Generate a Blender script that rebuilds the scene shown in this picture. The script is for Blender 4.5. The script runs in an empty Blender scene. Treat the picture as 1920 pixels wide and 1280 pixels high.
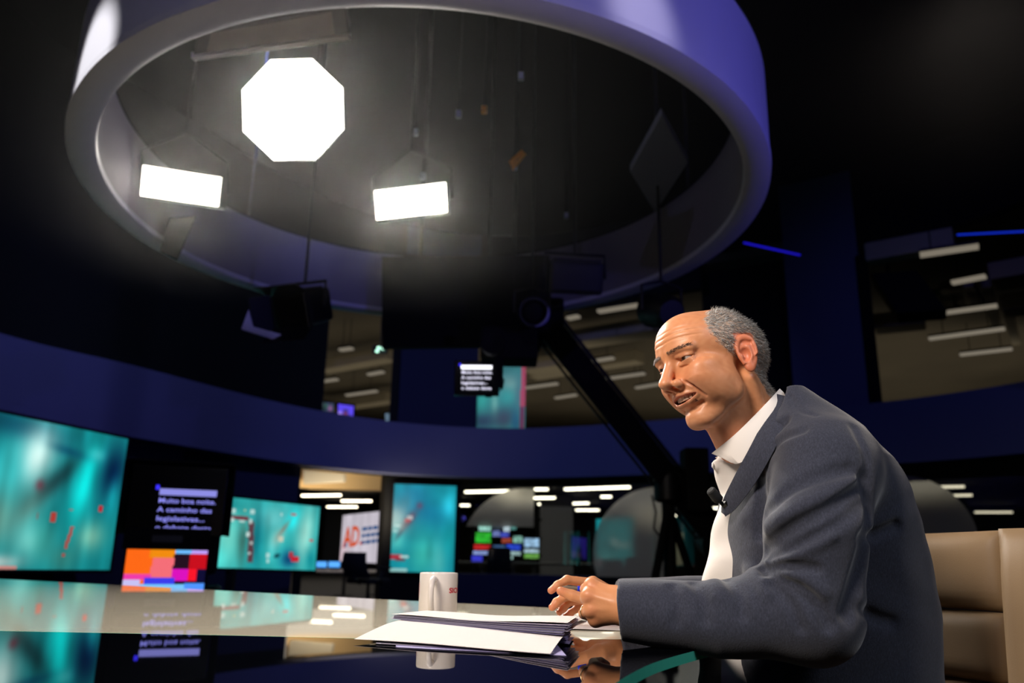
import bpy, bmesh, math, random
import numpy as np
from mathutils import Vector, Matrix

random.seed(7)
rng = np.random.default_rng(7)
scene = bpy.context.scene
COL = scene.collection
PI = math.pi

# ------------------------------------------------------------------ camera
FPX = 1500.0                      # focal length in pixels of the 1920x1280 frame
PITCH, ROLL = math.radians(15.0), math.radians(1.0)
CAM = Vector((0.0, 0.0, 0.884))
FWD = Vector((0, math.cos(PITCH), math.sin(PITCH)))
_u0 = Vector((0, -math.sin(PITCH), math.cos(PITCH)))
_x0 = Vector((1, 0, 0))
RIGHT = math.cos(ROLL) * _x0 + math.sin(ROLL) * _u0
UP = -math.sin(ROLL) * _x0 + math.cos(ROLL) * _u0
cam_data = bpy.data.cameras.new('camera')
cam_data.sensor_width = 36.0
cam_data.lens = FPX / 1920.0 * 36.0
cam_data.clip_start = 0.02
cam_data.clip_end = 200
cam_data.dof.use_dof = True
cam_data.dof.focus_distance = 1.40
cam_data.dof.aperture_fstop = 3.4
cam = bpy.data.objects.new('camera', cam_data)
COL.objects.link(cam)
cam.matrix_world = Matrix(((RIGHT.x, UP.x, -FWD.x, CAM.x), (RIGHT.y, UP.y, -FWD.y, CAM.y),
                           (RIGHT.z, UP.z, -FWD.z, CAM.z), (0, 0, 0, 1)))
scene.camera = cam

# ------------------------------------------------------------------ world, exposure
world = bpy.data.worlds.new('studio_dark')
scene.world = world
world.use_nodes = True
world.node_tree.nodes['Background'].inputs[0].default_value = (0.10, 0.11, 0.2, 1)
world.node_tree.nodes['Background'].inputs[1].default_value = 0.0
vs = scene.view_settings
vs.view_transform = 'Standard'
vs.look = 'None'
vs.gamma = 1.0
vs.use_curve_mapping = False
vs.exposure = 0.0
scene.cycles.use_denoising = True
scene.cycles.max_bounces = 8
scene.cycles.sample_clamp_indirect = 4.0
scene.cycles.caustics_reflective = False
scene.cycles.caustics_refractive = False


def area_light(name, loc, target, size, power, col, spread=180):
    d = bpy.data.lights.new(name, 'AREA')
    d.shape = 'RECTANGLE'
    d.size, d.size_y = size
    d.energy = power
    d.color = col
    d.spread = math.radians(spread)
    o = bpy.data.objects.new(name, d)
    COL.objects.link(o)
    o.location = loc
    o.rotation_euler = (Vector(target) - Vector(loc)).to_track_quat('-Z', 'Y').to_euler()
    return o


def spot_light(name, loc, target, power, col, angle=40, blend=0.6, radius=0.06):
    d = bpy.data.lights.new(name, 'SPOT')
    d.energy = power
    d.color = col
    d.spot_size = math.radians(angle)
    d.spot_blend = blend
    d.shadow_soft_size = radius
    o = bpy.data.objects.new(name, d)
    COL.objects.link(o)
    o.location = loc
    o.rotation_euler = (Vector(target) - Vector(loc)).to_track_quat('-Z', 'Y').to_euler()
    return o


# unseen key, fill and back lights added for the man; ring and wall washes
area_light('unseen_key_light', (-1.6, -0.55, 2.85), (0.5, 1.4, 1.1), (0.9, 0.9), 23, (1.0, 0.88, 0.76), 75)
area_light('unseen_fill_light', (2.1, -1.0, 3.5), (0.75, 1.4, 0.95), (0.8, 0.8), 7, (0.86, 0.9, 1.0), 70)
spot_light('unseen_back_light', (2.7, 3.6, 3.9), (0.6, 1.5, 1.1), 60, (1.0, 0.86, 0.74), 26, 0.7, 0.1)
spot_light('ring_wash_right', (3.2, 1.1, 2.2), (1.0, 3.2, 3.2), 150, (0.18, 0.16, 1.0), 75, 0.9)
spot_light('ring_wash_front', (-0.3, 0.0, 4.9), (-0.5, 2.6, 3.1), 55, (0.38, 0.36, 0.95), 95, 0.9)
spot_light('ring_accent_left', (-3.7, 1.1, 4.4), (-1.86, 3.08, 2.95), 700, (1.0, 0.97, 0.95), 9, 0.12)
spot_light('ring_accent_front', (0.9, 0.9, 5.0), (0.5, 2.75, 3.0), 260, (0.78, 0.72, 1.0), 9, 0.9)
spot_light('wall_wash_left', (-1.5, 5.0, 5.4), (-4.6, 11.0, 2.6), 400, (0.34, 0.36, 1.0), 95, 0.9)
spot_light('wall_wash_centre', (0.3, 8.0, 5.6), (0.0, 14.8, 2.7), 330, (0.28, 0.32, 1.0), 95, 0.9)
spot_light('wall_wash_right', (3.5, 6.0, 5.4), (7.0, 11.0, 2.9), 95, (0.22, 0.22, 1.0), 90, 0.9)


# ------------------------------------------------------------------ placing: photograph direction + real distance
def ray(px, py):
    return FWD + RIGHT * ((px - 960) / FPX) - UP * ((py - 640) / FPX)


def atz(px, py, z):
    d = ray(px, py)
    return CAM + d * ((z - CAM.z) / d.z)


def athd(px, py, hd):
    d = ray(px, py)
    return CAM + d * (hd / math.hypot(d.x, d.y))


def atd(px, py, dep):
    return CAM + ray(px, py) * dep


def aty(px, py, y):
    d = ray(px, py)
    return CAM + d * (y / d.y)


# ------------------------------------------------------------------ colour and materials
def lin(c):
    return tuple(((v / 255.0) / 12.92 if v / 255.0 <= 0.04045 else ((v / 255.0 + 0.055) / 1.055) ** 2.4) for v in c)


MATS = {}


def mat(name, rgb, rough=0.6, metal=0.0, spec=0.5, emit=0.0, emit_rgb=None, bump=None, vary=None, coat=0.0, transmission=0.0, ior=1.45):
    """bump=(scale, strength)  vary=(scale, amount)  rgb in 0..255 display values"""
    if name in MATS:
        return MATS[name]
    m = bpy.data.materials.new(name)
    m.use_nodes = True
    nt = m.node_tree
    b = nt.nodes['Principled BSDF']
    c = lin(rgb)
    b.inputs['Base Color'].default_value = (*c, 1)
    b.inputs['Roughness'].default_value = rough
    b.inputs['Metallic'].default_value = metal
    b.inputs['Specular IOR Level'].default_value = spec
    b.inputs['Coat Weight'].default_value = coat
    b.inputs['Transmission Weight'].default_value = transmission
    b.inputs['IOR'].default_value = ior
    if emit > 0:
        b.inputs['Emission Color'].default_value = (*lin(emit_rgb or rgb), 1)
        b.inputs['Emission Strength'].default_value = emit
    tc = nt.nodes.new('ShaderNodeTexCoord')
    if vary:
        n = nt.nodes.new('ShaderNodeTexNoise')
        n.inputs['Scale'].default_value = vary[0]
        n.inputs['Detail'].default_value = 4
        nt.links.new(tc.outputs['Object'], n.inputs['Vector'])
        mix = nt.nodes.new('ShaderNodeMix')
        mix.data_type = 'RGBA'
        mix.inputs[6].default_value = (*[v * (1 - vary[1]) for v in c], 1)
        mix.inputs[7].default_value = (*[min(1, v * (1 + vary[1])) for v in c], 1)
        nt.links.new(n.outputs['Fac'], mix.inputs[0])
        nt.links.new(mix.outputs[2], b.inputs['Base Color'])
    if bump:
        n = nt.nodes.new('ShaderNodeTexNoise')
        n.inputs['Scale'].default_value = bump[0]
        n.inputs['Detail'].default_value = 3
        nt.links.new(tc.outputs['Object'], n.inputs['Vector'])
        bp = nt.nodes.new('ShaderNodeBump')
        bp.inputs['Strength'].default_value = bump[1]
        bp.inputs['Distance'].default_value = 0.002
        nt.links.new(n.outputs['Fac'], bp.inputs['Height'])
        nt.links.new(bp.outputs['Normal'], b.inputs['Normal'])
    MATS[name] = m
    return m


def emit_mat(name, rgb, strength):
    if name in MATS:
        return MATS[name]
    m = bpy.data.materials.new(name)
    m.use_nodes = True
    nt = m.node_tree
    for n in list(nt.nodes):
        nt.nodes.remove(n)
    e = nt.nodes.new('ShaderNodeEmission')
    e.inputs[0].default_value = (*lin(rgb), 1)
    e.inputs[1].default_value = strength
    o = nt.nodes.new('ShaderNodeOutputMaterial')
    nt.links.new(e.outputs[0], o.inputs[0])
    MATS[name] = m
    return m


def screen_mat(name, strength=1.0, backing=0.0):
    """self-lit display: the picture is a colour attribute on the panel"""
    if name in MATS:
        return MATS[name]
    m = bpy.data.materials.new(name)
    m.use_nodes = True
    nt = m.node_tree
    b = nt.nodes['Principled BSDF']
    b.inputs['Base Color'].default_value = (0.005, 0.005, 0.006, 1)
    b.inputs['Roughness'].default_value = 0.35
    a = nt.nodes.new('ShaderNodeAttribute')
    a.attribute_name = 'picture'
    nt.links.new(a.outputs['Color'], b.inputs['Emission Color'])
    b.inputs['Emission Strength'].default_value = strength
    MATS[name] = m
    return m


# ------------------------------------------------------------------ objects
def put(o, parent=None):
    COL.objects.link(o)
    if parent is not None:
        o.parent = parent
    return o


def tag(o, label, cat, group=None, kind=None):
    o['label'] = label
    o['category'] = cat
    if group:
        o['group'] = group
    if kind:
        o['kind'] = kind
    return o


def thing(name, label, cat, loc=(0, 0, 0), group=None):
    o = bpy.data.objects.new(name, None)
    o.empty_display_size = 0.05
    COL.objects.link(o)
    o.location = loc
    return tag(o, label, cat, group)


def struct(o, label=None):
    o['kind'] = 'structure'
    if label:
        o['label'] = label
    return o


class MB:
    """collects shapes (world coordinates) and links them as one mesh object"""

    def __init__(self):
        self.v, self.f = [], []

    def add(self, verts, faces):
        n = len(self.v)
        self.v += [tuple(p) for p in verts]
        self.f += [tuple(i + n for i in q) for q in faces]
        return self

    def box(self, c, s, ax=None):
        """centre, full sizes, optional 3 axes"""
        c = Vector(c)
        ax = ax or (Vector((1, 0, 0)), Vector((0, 1, 0)), Vector((0, 0, 1)))
        vs_ = []
        for i in (-1, 1):
            for j in (-1, 1):
                for k in (-1, 1):
                    vs_.append(c + ax[0] * (i * s[0] / 2) + ax[1] * (j * s[1] / 2) + ax[2] * (k * s[2] / 2))
        return self.add(vs_, [(0, 1, 3, 2), (4, 6, 7, 5), (0, 4, 5, 1), (2, 3, 7, 6), (0, 2, 6, 4), (1, 5, 7, 3)])

    def bar(self, a, b, w, h=None, up=(0, 0, 1)):
        a, b = Vector(a), Vector(b)
        d = (b - a)
        L = d.length
        d.normalize()
        upv = Vector(up)
        if abs(d.dot(upv)) > 0.98:
            upv = Vector((0, 1, 0))
        s = d.cross(upv).normalized()
        t = s.cross(d).normalized()
        return self.box((a + b) / 2, (L, w, h or w), (d, s, t))

    def prism(self, pts, off):
        """polygon (3d pts) extruded by vector off"""
        off = Vector(off)
        n = len(pts)
        vs_ = [Vector(p) for p in pts] + [Vector(p) + off for p in pts]
        fs = [tuple(range(n))[::-1], tuple(range(n, 2 * n))]
        fs += [(i, (i + 1) % n, n + (i + 1) % n, n + i) for i in range(n)]
        return self.add(vs_, fs)

    def tube(self, path, r, seg=12, caps=True, closed=False):
        P = [Vector(p) for p in path]
        n = len(P)
        rs = r if hasattr(r, '__len__') else [r] * n
        T = []
        for i in range(n):
            if closed:
                t = P[(i + 1) % n] - P[i - 1]
            else:
                t = P[min(i + 1, n - 1)] - P[max(i - 1, 0)]
            T.append(t.normalized())
        a = T[0].orthogonal().normalized()
        vs_, fs = [], []
        for i in range(n):
            a = (a - T[i] * a.dot(T[i])).normalized()
            b = T[i].cross(a)
            for k in range(seg):
                th = 2 * PI * k / seg
                vs_.append(P[i] + (a * math.cos(th) + b * math.sin(th)) * rs[i])
        m = n if closed else n - 1
        for i in range(m):
            for k in range(seg):
                k2 = (k + 1) % seg
                i2 = (i + 1) % n
                fs.append((i * seg + k, i * seg + k2, i2 * seg + k2, i2 * seg + k))
        if caps and not closed:
            fs.append(tuple(range(seg))[::-1])
            fs.append(tuple((n - 1) * seg + k for k in range(seg)))
        return self.add(vs_, fs)

    def lathe(self, prof, c=(0, 0, 0), seg=32, ax=None, close=False):
        """prof = [(r, z)], around local z through c"""
        c = Vector(c)
        ax = ax or (Vector((1, 0, 0)), Vector((0, 1, 0)), Vector((0, 0, 1)))
        n = len(prof)
        vs_, fs = [], []
        for r_, z_ in prof:
            for k in range(seg):
                th = 2 * PI * k / seg
                vs_.append(c + ax[0] * (r_ * math.cos(th)) + ax[1] * (r_ * math.sin(th)) + ax[2] * z_)
        for i in range(n if close else n - 1):
            i2 = (i + 1) % n
            for k in range(seg):
                k2 = (k + 1) % seg
                fs.append((i * seg + k, i * seg + k2, i2 * seg + k2, i2 * seg + k))
        if not close:
            fs.append(tuple(range(seg))[::-1])
            fs.append(tuple((n - 1) * seg + k for k in range(seg)))
        return self.add(vs_, fs)

    def build(self, name, m, parent=None, bevel=0.0, smooth=False, segs=2, autosmooth=None):
        base = Vector((0, 0, 0))
        par = parent
        while par is not None:
            base = base + par.location
            par = par.parent
        me = bpy.data.meshes.new(name)
        me.from_pydata([tuple(Vector(p) - base) for p in self.v], [], self.f)
        bm = bmesh.new()
        bm.from_mesh(me)
        bmesh.ops.recalc_face_normals(bm, faces=bm.faces)
        if bevel > 0:
            ed = [e for e in bm.edges if len(e.link_faces) == 2 and e.calc_face_angle(0) > 0.5]
            bmesh.ops.bevel(bm, geom=ed, offset=bevel, segments=segs, profile=0.6, affect='EDGES', clamp_overlap=True)
        bm.to_mesh(me)
        bm.free()
        if m is not None:
            me.materials.append(m)
        if smooth or autosmooth:
            me.polygons.foreach_set('use_smooth', [True] * len(me.polygons))
            if autosmooth:
                me.set_sharp_from_angle(angle=math.radians(autosmooth))
        o = bpy.data.objects.new(name, me)
        return put(o, parent)


def picture_panel(name, corner_fn, img, m, parent=None):
    """flat or curved display; corner_fn(u, v) -> world point, v from the top; img is HxWx3 linear colour"""
    H, W, _ = img.shape
    base = Vector((0, 0, 0))
    par = parent
    while par is not None:
        base = base + par.location
        par = par.parent
    vs_ = [tuple(corner_fn(i / W, j / H) - base) for j in range(H + 1) for i in range(W + 1)]
    fs = [(j * (W + 1) + i, (j + 1) * (W + 1) + i, (j + 1) * (W + 1) + i + 1, j * (W + 1) + i + 1) for j in range(H) for i in range(W)]
    me = bpy.data.meshes.new(name)
    me.from_pydata(vs_, [], fs)
    at = me.color_attributes.new('picture', 'FLOAT_COLOR', 'CORNER')
    c = np.ones((H * W, 4, 4), dtype=np.float32)
    c[:, :, :3] = img.reshape(H * W, 1, 3)
    at.data.foreach_set('color', c.ravel())
    me.materials.append(m)
    o = bpy.data.objects.new(name, me)
    return put(o, parent)


def text_mesh(name, body, origin, xdir, ydir, height, m, parent=None, depth=0.0, squeeze=1.0, fit=None, bold=0.0):
    """lettering laid on a plane: origin = left end of the baseline, height = cap height"""
    cu = bpy.data.curves.new('lettering', 'FONT')
    cu.body = body
    cu.size = 1.0
    cu.offset = bold
    cu.resolution_u = 3
    tmp = bpy.data.objects.new('lettering', cu)
    COL.objects.link(tmp)
    dg = bpy.context.evaluated_depsgraph_get()
    dg.update()
    me0 = bpy.data.meshes.new_from_object(tmp.evaluated_get(dg))
    co = np.array([v.co[:] for v in me0.vertices])
    faces = [tuple(p.vertices) for p in me0.polygons]
    bpy.data.objects.remove(tmp)
    bpy.data.curves.remove(cu)
    bpy.data.meshes.remove(me0)
    s = height / 0.69
    sx = s * squeeze
    if fit:
        sx = fit / max(1e-6, co[:, 0].max())
    xd, yd = Vector(xdir).normalized(), Vector(ydir).normalized()
    nrm = xd.cross(yd).normalized()
    mb = MB()
    mb.add([Vector(origin) + xd * (p[0] * sx) + yd * (p[1] * s) + nrm * depth for p in co], faces)
    return mb.build(name, m, parent), co * np.array([sx, s, 1]), faces


def catmull(pts, per=10):
    P = [np.array(p, float) for p in pts]
    P = [2 * P[0] - P[1]] + P + [2 * P[-1] - P[-2]]
    out = []
    for i in range(1, len(P) - 2):
        for k in range(per):
            t = k / per
            a, b, c, d = P[i - 1:i + 3]
            out.append(0.5 * ((2 * b) + (-a + c) * t + (2 * a - 5 * b + 4 * c - d) * t * t + (-a + 3 * b - 3 * c + d) * t ** 3))
    out.append(P[-2])
    return np.array(out)

# ------------------------------------------------------------------ base materials
m_floor = mat('studio_floor', (11, 12, 17), 0.22, spec=0.5, vary=(1.5, 0.2))
m_black = mat('matt_black', (9, 9, 10), 0.75, spec=0.25)
m_grid = mat('black_ceiling', (10, 10, 12), 0.95, spec=0.1)
m_navy = mat('navy_wall_paint', (40, 43, 66), 0.7, spec=0.2, vary=(2.0, 0.06))
m_fascia = mat('fascia_paint', (92, 95, 128), 0.65, spec=0.25, vary=(1.2, 0.05))
m_dark = mat('dark_metal', (16, 16, 18), 0.45, metal=0.0, spec=0.4)
m_gun = mat('gunmetal', (34, 35, 40), 0.4, metal=0.6)
m_news_ceil = mat('newsroom_ceiling', (96, 88, 74), 0.9, vary=(0.6, 0.3))
m_news_wall = mat('newsroom_wall', (70, 66, 60), 0.9, vary=(0.5, 0.25))
m_news_floor = mat('newsroom_carpet', (48, 47, 50), 0.95, bump=(300, 0.4))
m_beige = mat('beige_bulkhead', (226, 190, 138), 0.8)
m_white_box = mat('pale_casing', (200, 190, 174), 0.7)
m_duct = mat('ceiling_duct', (160, 150, 130), 0.7, vary=(1.0, 0.2))

# ------------------------------------------------------------------ plan of the curved set wall
PLAN = catmull([(-6.2, 4.5), (-6.1, 6.6), (-5.72, 8.72), (-4.92, 10.2), (-3.85, 12.45), (-2.75, 13.9), (-1.5, 14.72), (0.0, 14.95),
                (1.25, 14.55), (2.6, 13.75), (4.2, 12.75), (5.72, 11.6), (6.75, 10.1), (7.3, 8.2), (7.5, 6.0)], 12)


def offset_plan(off):
    d = np.gradient(PLAN, axis=0)
    n = np.stack([-d[:, 1], d[:, 0]], 1)
    n /= np.linalg.norm(n, axis=1)[:, None]
    return PLAN + n * off


def plan_at(px, off=0.0, py=850):
    """where the sight line in column px meets the (offset) wall line"""
    Q = offset_plan(off)
    d = ray(px, py)
    az = math.atan2(d.x, d.y)
    a = np.arctan2(Q[:, 0], Q[:, 1])
    for i in range(len(Q) - 1):
        if (a[i] - az) * (a[i + 1] - az) <= 0 and Q[i, 1] > 3:
            t = (az - a[i]) / (a[i + 1] - a[i] + 1e-12)
            return Q[i] * (1 - t) + Q[i + 1] * t, i + t
    return (Q[0], 0.0) if az < a[0] else (Q[-1], float(len(Q) - 1))


def plan_seg(px0, px1, off):
    Q = offset_plan(off)
    p0, t0 = plan_at(px0, off) if px0 is not None else (Q[0], 0.0)
    p1, t1 = plan_at(px1, off) if px1 is not None else (Q[-1], len(Q) - 1.0)
    mid = [Q[i] for i in range(int(math.floor(t0)) + 1, int(math.ceil(t1)))]
    return [p0] + mid + [p1]


def curved_wall(mb, pts, z0, z1, th):
    pts = np.array(pts)
    d = np.gradient(pts, axis=0) if len(pts) > 2 else np.array([pts[1] - pts[0]] * 2)
    n = np.stack([-d[:, 1], d[:, 0]], 1)
    n /= np.linalg.norm(n, axis=1)[:, None]
    out = pts + n * th
    vs_, fs = [], []
    for p, q in zip(pts, out):
        vs_ += [(p[0], p[1], z0), (p[0], p[1], z1), (q[0], q[1], z1), (q[0], q[1], z0)]
    k = len(pts)
    for i in range(k - 1):
        a, b = 4 * i, 4 * i + 4
        fs += [(a, b, b + 1, a + 1), (a + 1, b + 1, b + 2, a + 2), (a + 2, b + 2, b + 3, a + 3), (a + 3, b + 3, b, a)]
    fs += [(0, 1, 2, 3), (4 * k - 1, 4 * k - 2, 4 * k - 3, 4 * k - 4)]
    mb.add(vs_, fs)
    return mb


ZL, ZU = 2.28, 3.2      # lower and upper edge of the blue fascia
struct(MB().box((0, 18, -0.05), (46, 60, 0.1)).build('floor', m_floor), 'dark glossy studio floor')
struct(MB().box((0, 6, 7.25), (46, 40, 0.1)).build('ceiling', m_grid), 'black studio ceiling lost in the dark')
struct(MB().box((-9.0, 6, 3.6), (0.2, 26, 7.2)).build('wall_left', m_grid))
struct(MB().box((11.0, 2, 3.6), (0.2, 22, 7.2)).build('wall_right', m_grid))
struct(MB().box((0, -5.5, 3.6), (46, 0.2, 7.2)).build('wall_front', m_grid))
struct(curved_wall(MB(), plan_seg(None, None, 0.0), ZL, ZU, 0.35).build('wall_fascia', m_fascia, autosmooth=40),
       'curved blue-lit band running round the set above the screens')

# lower wall: solid stretches, sill and piers
wl = MB()
curved_wall(wl, plan_seg(None, 565, 0.35), 0.0, ZL, 0.2)
struct(wl.build('wall_lower_left', m_navy), 'dark navy wall behind the screens')
wc = MB()
curved_wall(wc, plan_seg(726, 866, 0.35), 0.0, ZL, 0.2)
struct(wc.build('wall_lower_centre', m_black), 'black pier carrying the tall screen')
ws = MB()
curved_wall(ws, plan_seg(866, 1345, 0.35), 0.0, 0.56, 0.2)
curved_wall(ws, plan_seg(1660, None, 0.35), 0.0, 0.9, 0.2)
struct(ws.build('wall_sill', m_navy), 'low navy wall below the glass partition')
wr = MB()
curved_wall(wr, plan_seg(1345, 1668, 0.35), 0.0, ZL, 0.2)
struct(wr.build('wall_lower_right', m_navy))
wh = MB()
curved_wall(wh, plan_seg(866, 1345, 0.35), ZL - 0.12, ZL + 0.3, 0.2)
curved_wall(wh, plan_seg(1668, None, 0.35), ZL - 0.22, ZL + 0.3, 0.2)
curved_wall(wh, plan_seg(565, 726, 0.35), ZL - 0.01, ZL + 0.3, 0.2)
struct(wh.build('trim_header', m_black), 'black header above the glass')

# upper wall above the fascia
wu = MB()
curved_wall(wu, plan_seg(None, 598, 0.3), ZU - 0.05, 7.2, 0.2)
struct(wu.build('wall_upper_left', m_black))
wu = MB()
curved_wall(wu, plan_seg(742, 892, 0.3), ZU - 0.05, 7.2, 0.2)
struct(wu.build('wall_upper_centre', m_navy), 'navy panel between the two upper openings')
wu = MB()
curved_wall(wu, plan_seg(1497, 1646, 0.3), ZU - 0.05, 7.2, 0.3)
struct(wu.build('wall_upper_column', m_fascia), 'wide blue-lit column right of the head')
wu = MB()
curved_wall(wu, plan_seg(1330, 1497, 0.8), ZU - 0.05, 7.2, 0.2)
curved_wall(wu, plan_seg(598, 742, 0.3), 5.55, 7.2, 0.2)
curved_wall(wu, plan_seg(892, 1330, 0.3), 5.6, 7.2, 0.2)
curved_wall(wu, plan_seg(1646, None, 0.3), 5.75, 7.2, 0.2)
struct(wu.build('wall_upper_header', m_black))
# frame posts of the upper openings
for k, px in enumerate((734, 1652)):
    p, _ = plan_at(px, 0.25)
    struct(MB().box((p[0], p[1], 4.4), (0.14, 0.14, 2.5)).build('trim_post_%d' % (k + 1), m_black))

# ------------------------------------------------------------------ newsroom behind the openings, two storeys
struct(MB().box((2, 42.0, 3.6), (46, 0.2, 7.2)).build('wall_back', m_news_wall), 'far wall of the newsroom')
struct(MB().box((-14.5, 28, 3.6), (0.2, 28, 7.2)).build('wall_newsroom_left', m_news_wall))
struct(MB().box((18.5, 27, 3.6), (0.2, 30, 7.2)).build('wall_newsroom_right', m_news_wall))
nb = np.vstack([offset_plan(0.35)[20:-14], [[18.4, 12.0], [18.4, 41.9], [-14.4, 41.9], [-14.4, 15.0]]])
struct(MB().prism([(p[0], p[1], 2.86) for p in nb], (0, 0, 0.3)).build('ceiling_newsroom_lower', m_black), 'dark ceiling of the lower newsroom')
struct(MB().prism([(p[0], p[1], 6.05) for p in nb], (0, 0, 0.15)).build('ceiling_newsroom_upper', m_news_ceil), 'brown-grey ceiling of the upper newsroom')
struct(MB().prism([(p[0], p[1], 0.001) for p in nb], (0, 0, 0.02)).build('floor_newsroom', m_news_floor))

# glass of the lower partition and of the right-hand window
m_glass = bpy.data.materials.new('partition_glass')
m_glass.use_nodes = True
_nt = m_glass.node_tree
for _n in list(_nt.nodes):
    _nt.nodes.remove(_n)
_t = _nt.nodes.new('ShaderNodeBsdfTransparent')
_t.inputs[0].default_value = (0.86, 0.9, 0.92, 1)
_g = _nt.nodes.new('ShaderNodeBsdfGlossy')
_g.inputs['Roughness'].default_value = 0.03
_x = _nt.nodes.new('ShaderNodeMixShader')
_x.inputs[0].default_value = 0.03
_o = _nt.nodes.new('ShaderNodeOutputMaterial')
_nt.links.new(_t.outputs[0], _x.inputs[1])
_nt.links.new(_g.outputs[0], _x.inputs[2])
_nt.links.new(_x.outputs[0], _o.inputs[0])

PANE_EDGES = [866, 952, 1036, 1120, 1204, 1288, 1345]
w1 = thing('window_1', 'glass partition between the studio and the lower newsroom', 'window')
struct(w1)
del w1['category']
for a, b in zip(PANE_EDGES[:-1], PANE_EDGES[1:]):
    curved_wall(MB(), plan_seg(a, b, 0.44), 0.56, ZL - 0.12, 0.012).build('pane', m_glass, w1)
w2 = thing('window_2', 'glass window onto the newsroom behind the beige chair', 'window')
struct(w2)
del w2['category']
for a, b in ((1668, 1790), (1790, 1935)):
    curved_wall(MB(), plan_seg(a, b, 0.44), 0.9, ZL - 0.22, 0.012).build('pane', m_glass, w2)

# frosted round decals on the glass: rough brushed film
m_frost = bpy.data.materials.new('frosted_film')
m_frost.use_nodes = True
_nt = m_frost.node_tree
_b = _nt.nodes['Principled BSDF']
_b.inputs['Base Color'].default_value = (0.42, 0.40, 0.37, 1)
_b.inputs['Roughness'].default_value = 0.55
_tl = _nt.nodes.new('ShaderNodeBsdfTranslucent')
_tl.inputs[0].default_value = (0.95, 0.92, 0.86, 1)
_rf = _nt.nodes.new('ShaderNodeBsdfRefraction')
_rf.inputs['Color'].default_value = (0.9, 0.88, 0.84, 1)
_rf.inputs['Roughness'].default_value = 0.24
_rf.inputs['IOR'].default_value = 1.3
_m1 = _nt.nodes.new('ShaderNodeMixShader')
_m1.inputs[0].default_value = 0.68
_m2 = _nt.nodes.new('ShaderNodeMixShader')
_m2.inputs[0].default_value = 0.18
_nt.links.new(_tl.outputs[0], _m1.inputs[1])
_nt.links.new(_rf.outputs[0], _m1.inputs[2])
_nt.links.new(_m1.outputs[0], _m2.inputs[1])
_nt.links.new(_b.outputs[0], _m2.inputs[2])
_nt.links.new(_m2.outputs[0], _nt.nodes['Material Output'].inputs[0])


def arc_decal(label, cpx, cpy, rpx, hd, a0, a1, clip_px, z_min=0.562):
    """part of a disc of film standing just behind the glass; angles in degrees, 90 = up; cut straight at clip column"""
    c = athd(cpx, cpy, hd)
    R_ = (athd(cpx + rpx, cpy, hd) - c).length
    xd = Vector((c.y, -c.x, 0)).normalized()
    nd = Vector((c.x, c.y, 0)).normalized()
    clip = (clip_px - cpx) / rpx * R_
    pts = []
    for k in range(41):
        th = math.radians(a0 + (a1 - a0) * k / 40)
        x = max(-R_, min(R_, R_ * math.cos(th)))
        if clip > 0:
            x = min(x, clip)
        else:
            x = max(x, clip)
        pts.append(Vector((c.x + xd.x * x, c.y + xd.y * x, max(c.z + R_ * math.sin(th), z_min))))
    xe = min(max(clip, -R_), R_)
    xe = xe if abs(a1) > 90 or a1 < 0 else 0.0
    pts.append(Vector((c.x + xd.x * xe, c.y + xd.y * xe, z_min)))
    if a1 > 90:
        pts.append(Vector((c.x + xd.x * xe, c.y + xd.y * xe, c.z + math.sqrt(max(0.0, R_ * R_ - xe * xe)))))
    mb = MB()
    mb.prism(pts, nd * 0.008)
    o = mb.build('frosted_decal', m_frost)
    return tag(o, label, 'decal', 'frosted arcs on the partition glass')


arc_decal('grey frosted arc on the glass just right of the tall teal screen', 985, 1040, 124, 15.62, 90, 228, 1000, 1.42)
arc_decal('frosted arc with teal glow on the glass left of the crane tripod', 1238, 1040, 130, 14.55, 90, 228, 1243)
arc_decal('frosted arc on the window right of the man, above the beige chair', 1700, 1010, 135, 13.05, 90, -20, 1690, 0.902)



def stand_on(t_, p_, zfloor, m_=None):
    """post and foot carrying a display"""
    MB().box((p_.x, p_.y + 0.06, (p_.z + zfloor) / 2 + 0.01), (0.06, 0.05, p_.z - zfloor - 0.02)).build('post', m_black, t_)
    MB().box((p_.x, p_.y + 0.06, zfloor + 0.011), (0.34, 0.26, 0.02)).build('foot', m_black, t_)


# ------------------------------------------------------------------ light bars (each a lamp of its own)
m_bar_hot = emit_mat('bar_diffuser_bright', (255, 238, 205), 6.5)
m_bar_dim = emit_mat('bar_diffuser_dim', (255, 240, 214), 0.20)
m_bar_mid = emit_mat('bar_diffuser_mid', (255, 236, 200), 1.3)


def ordinal(i):
    return ['first', 'second', 'third', 'fourth', 'fifth', 'sixth', 'seventh', 'eighth', 'ninth', 'tenth', 'eleventh', 'twelfth',
            'thirteenth', 'fourteenth', 'fifteenth', 'sixteenth'][i]


def light_bars(rows, z, m, where, group, w=0.09):
    rows = sorted(rows, key=lambda r_: (r_[0] + r_[2]) / 2)
    for i, (x0, y0, x1, y1) in enumerate(rows):
        ym = (y0 + y1) / 2
        a, b = atz(x0, y0, z), atz(x1, y1, z)
        mid = (a + b) / 2
        t = thing('light_bar', '%s white ceiling light bar from the left %s' % (ordinal(i), where), 'light', mid, group)
        MB().bar(a, b, w, 0.05).build('diffuser', m, t)
        MB().bar(a + Vector((0, 0, 0.045)), b + Vector((0, 0, 0.045)), w + 0.03, 0.04).build('housing', m_dark, t)
        for q in (0.2, 0.8):
            p = a.lerp(b, q)
            top = 2.86 if z < 3 else 6.05
            MB().bar(p + Vector((0, 0, 0.05)), Vector((p.x, p.y, top)), 0.012).build('hanger', m_dark, t)


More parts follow.
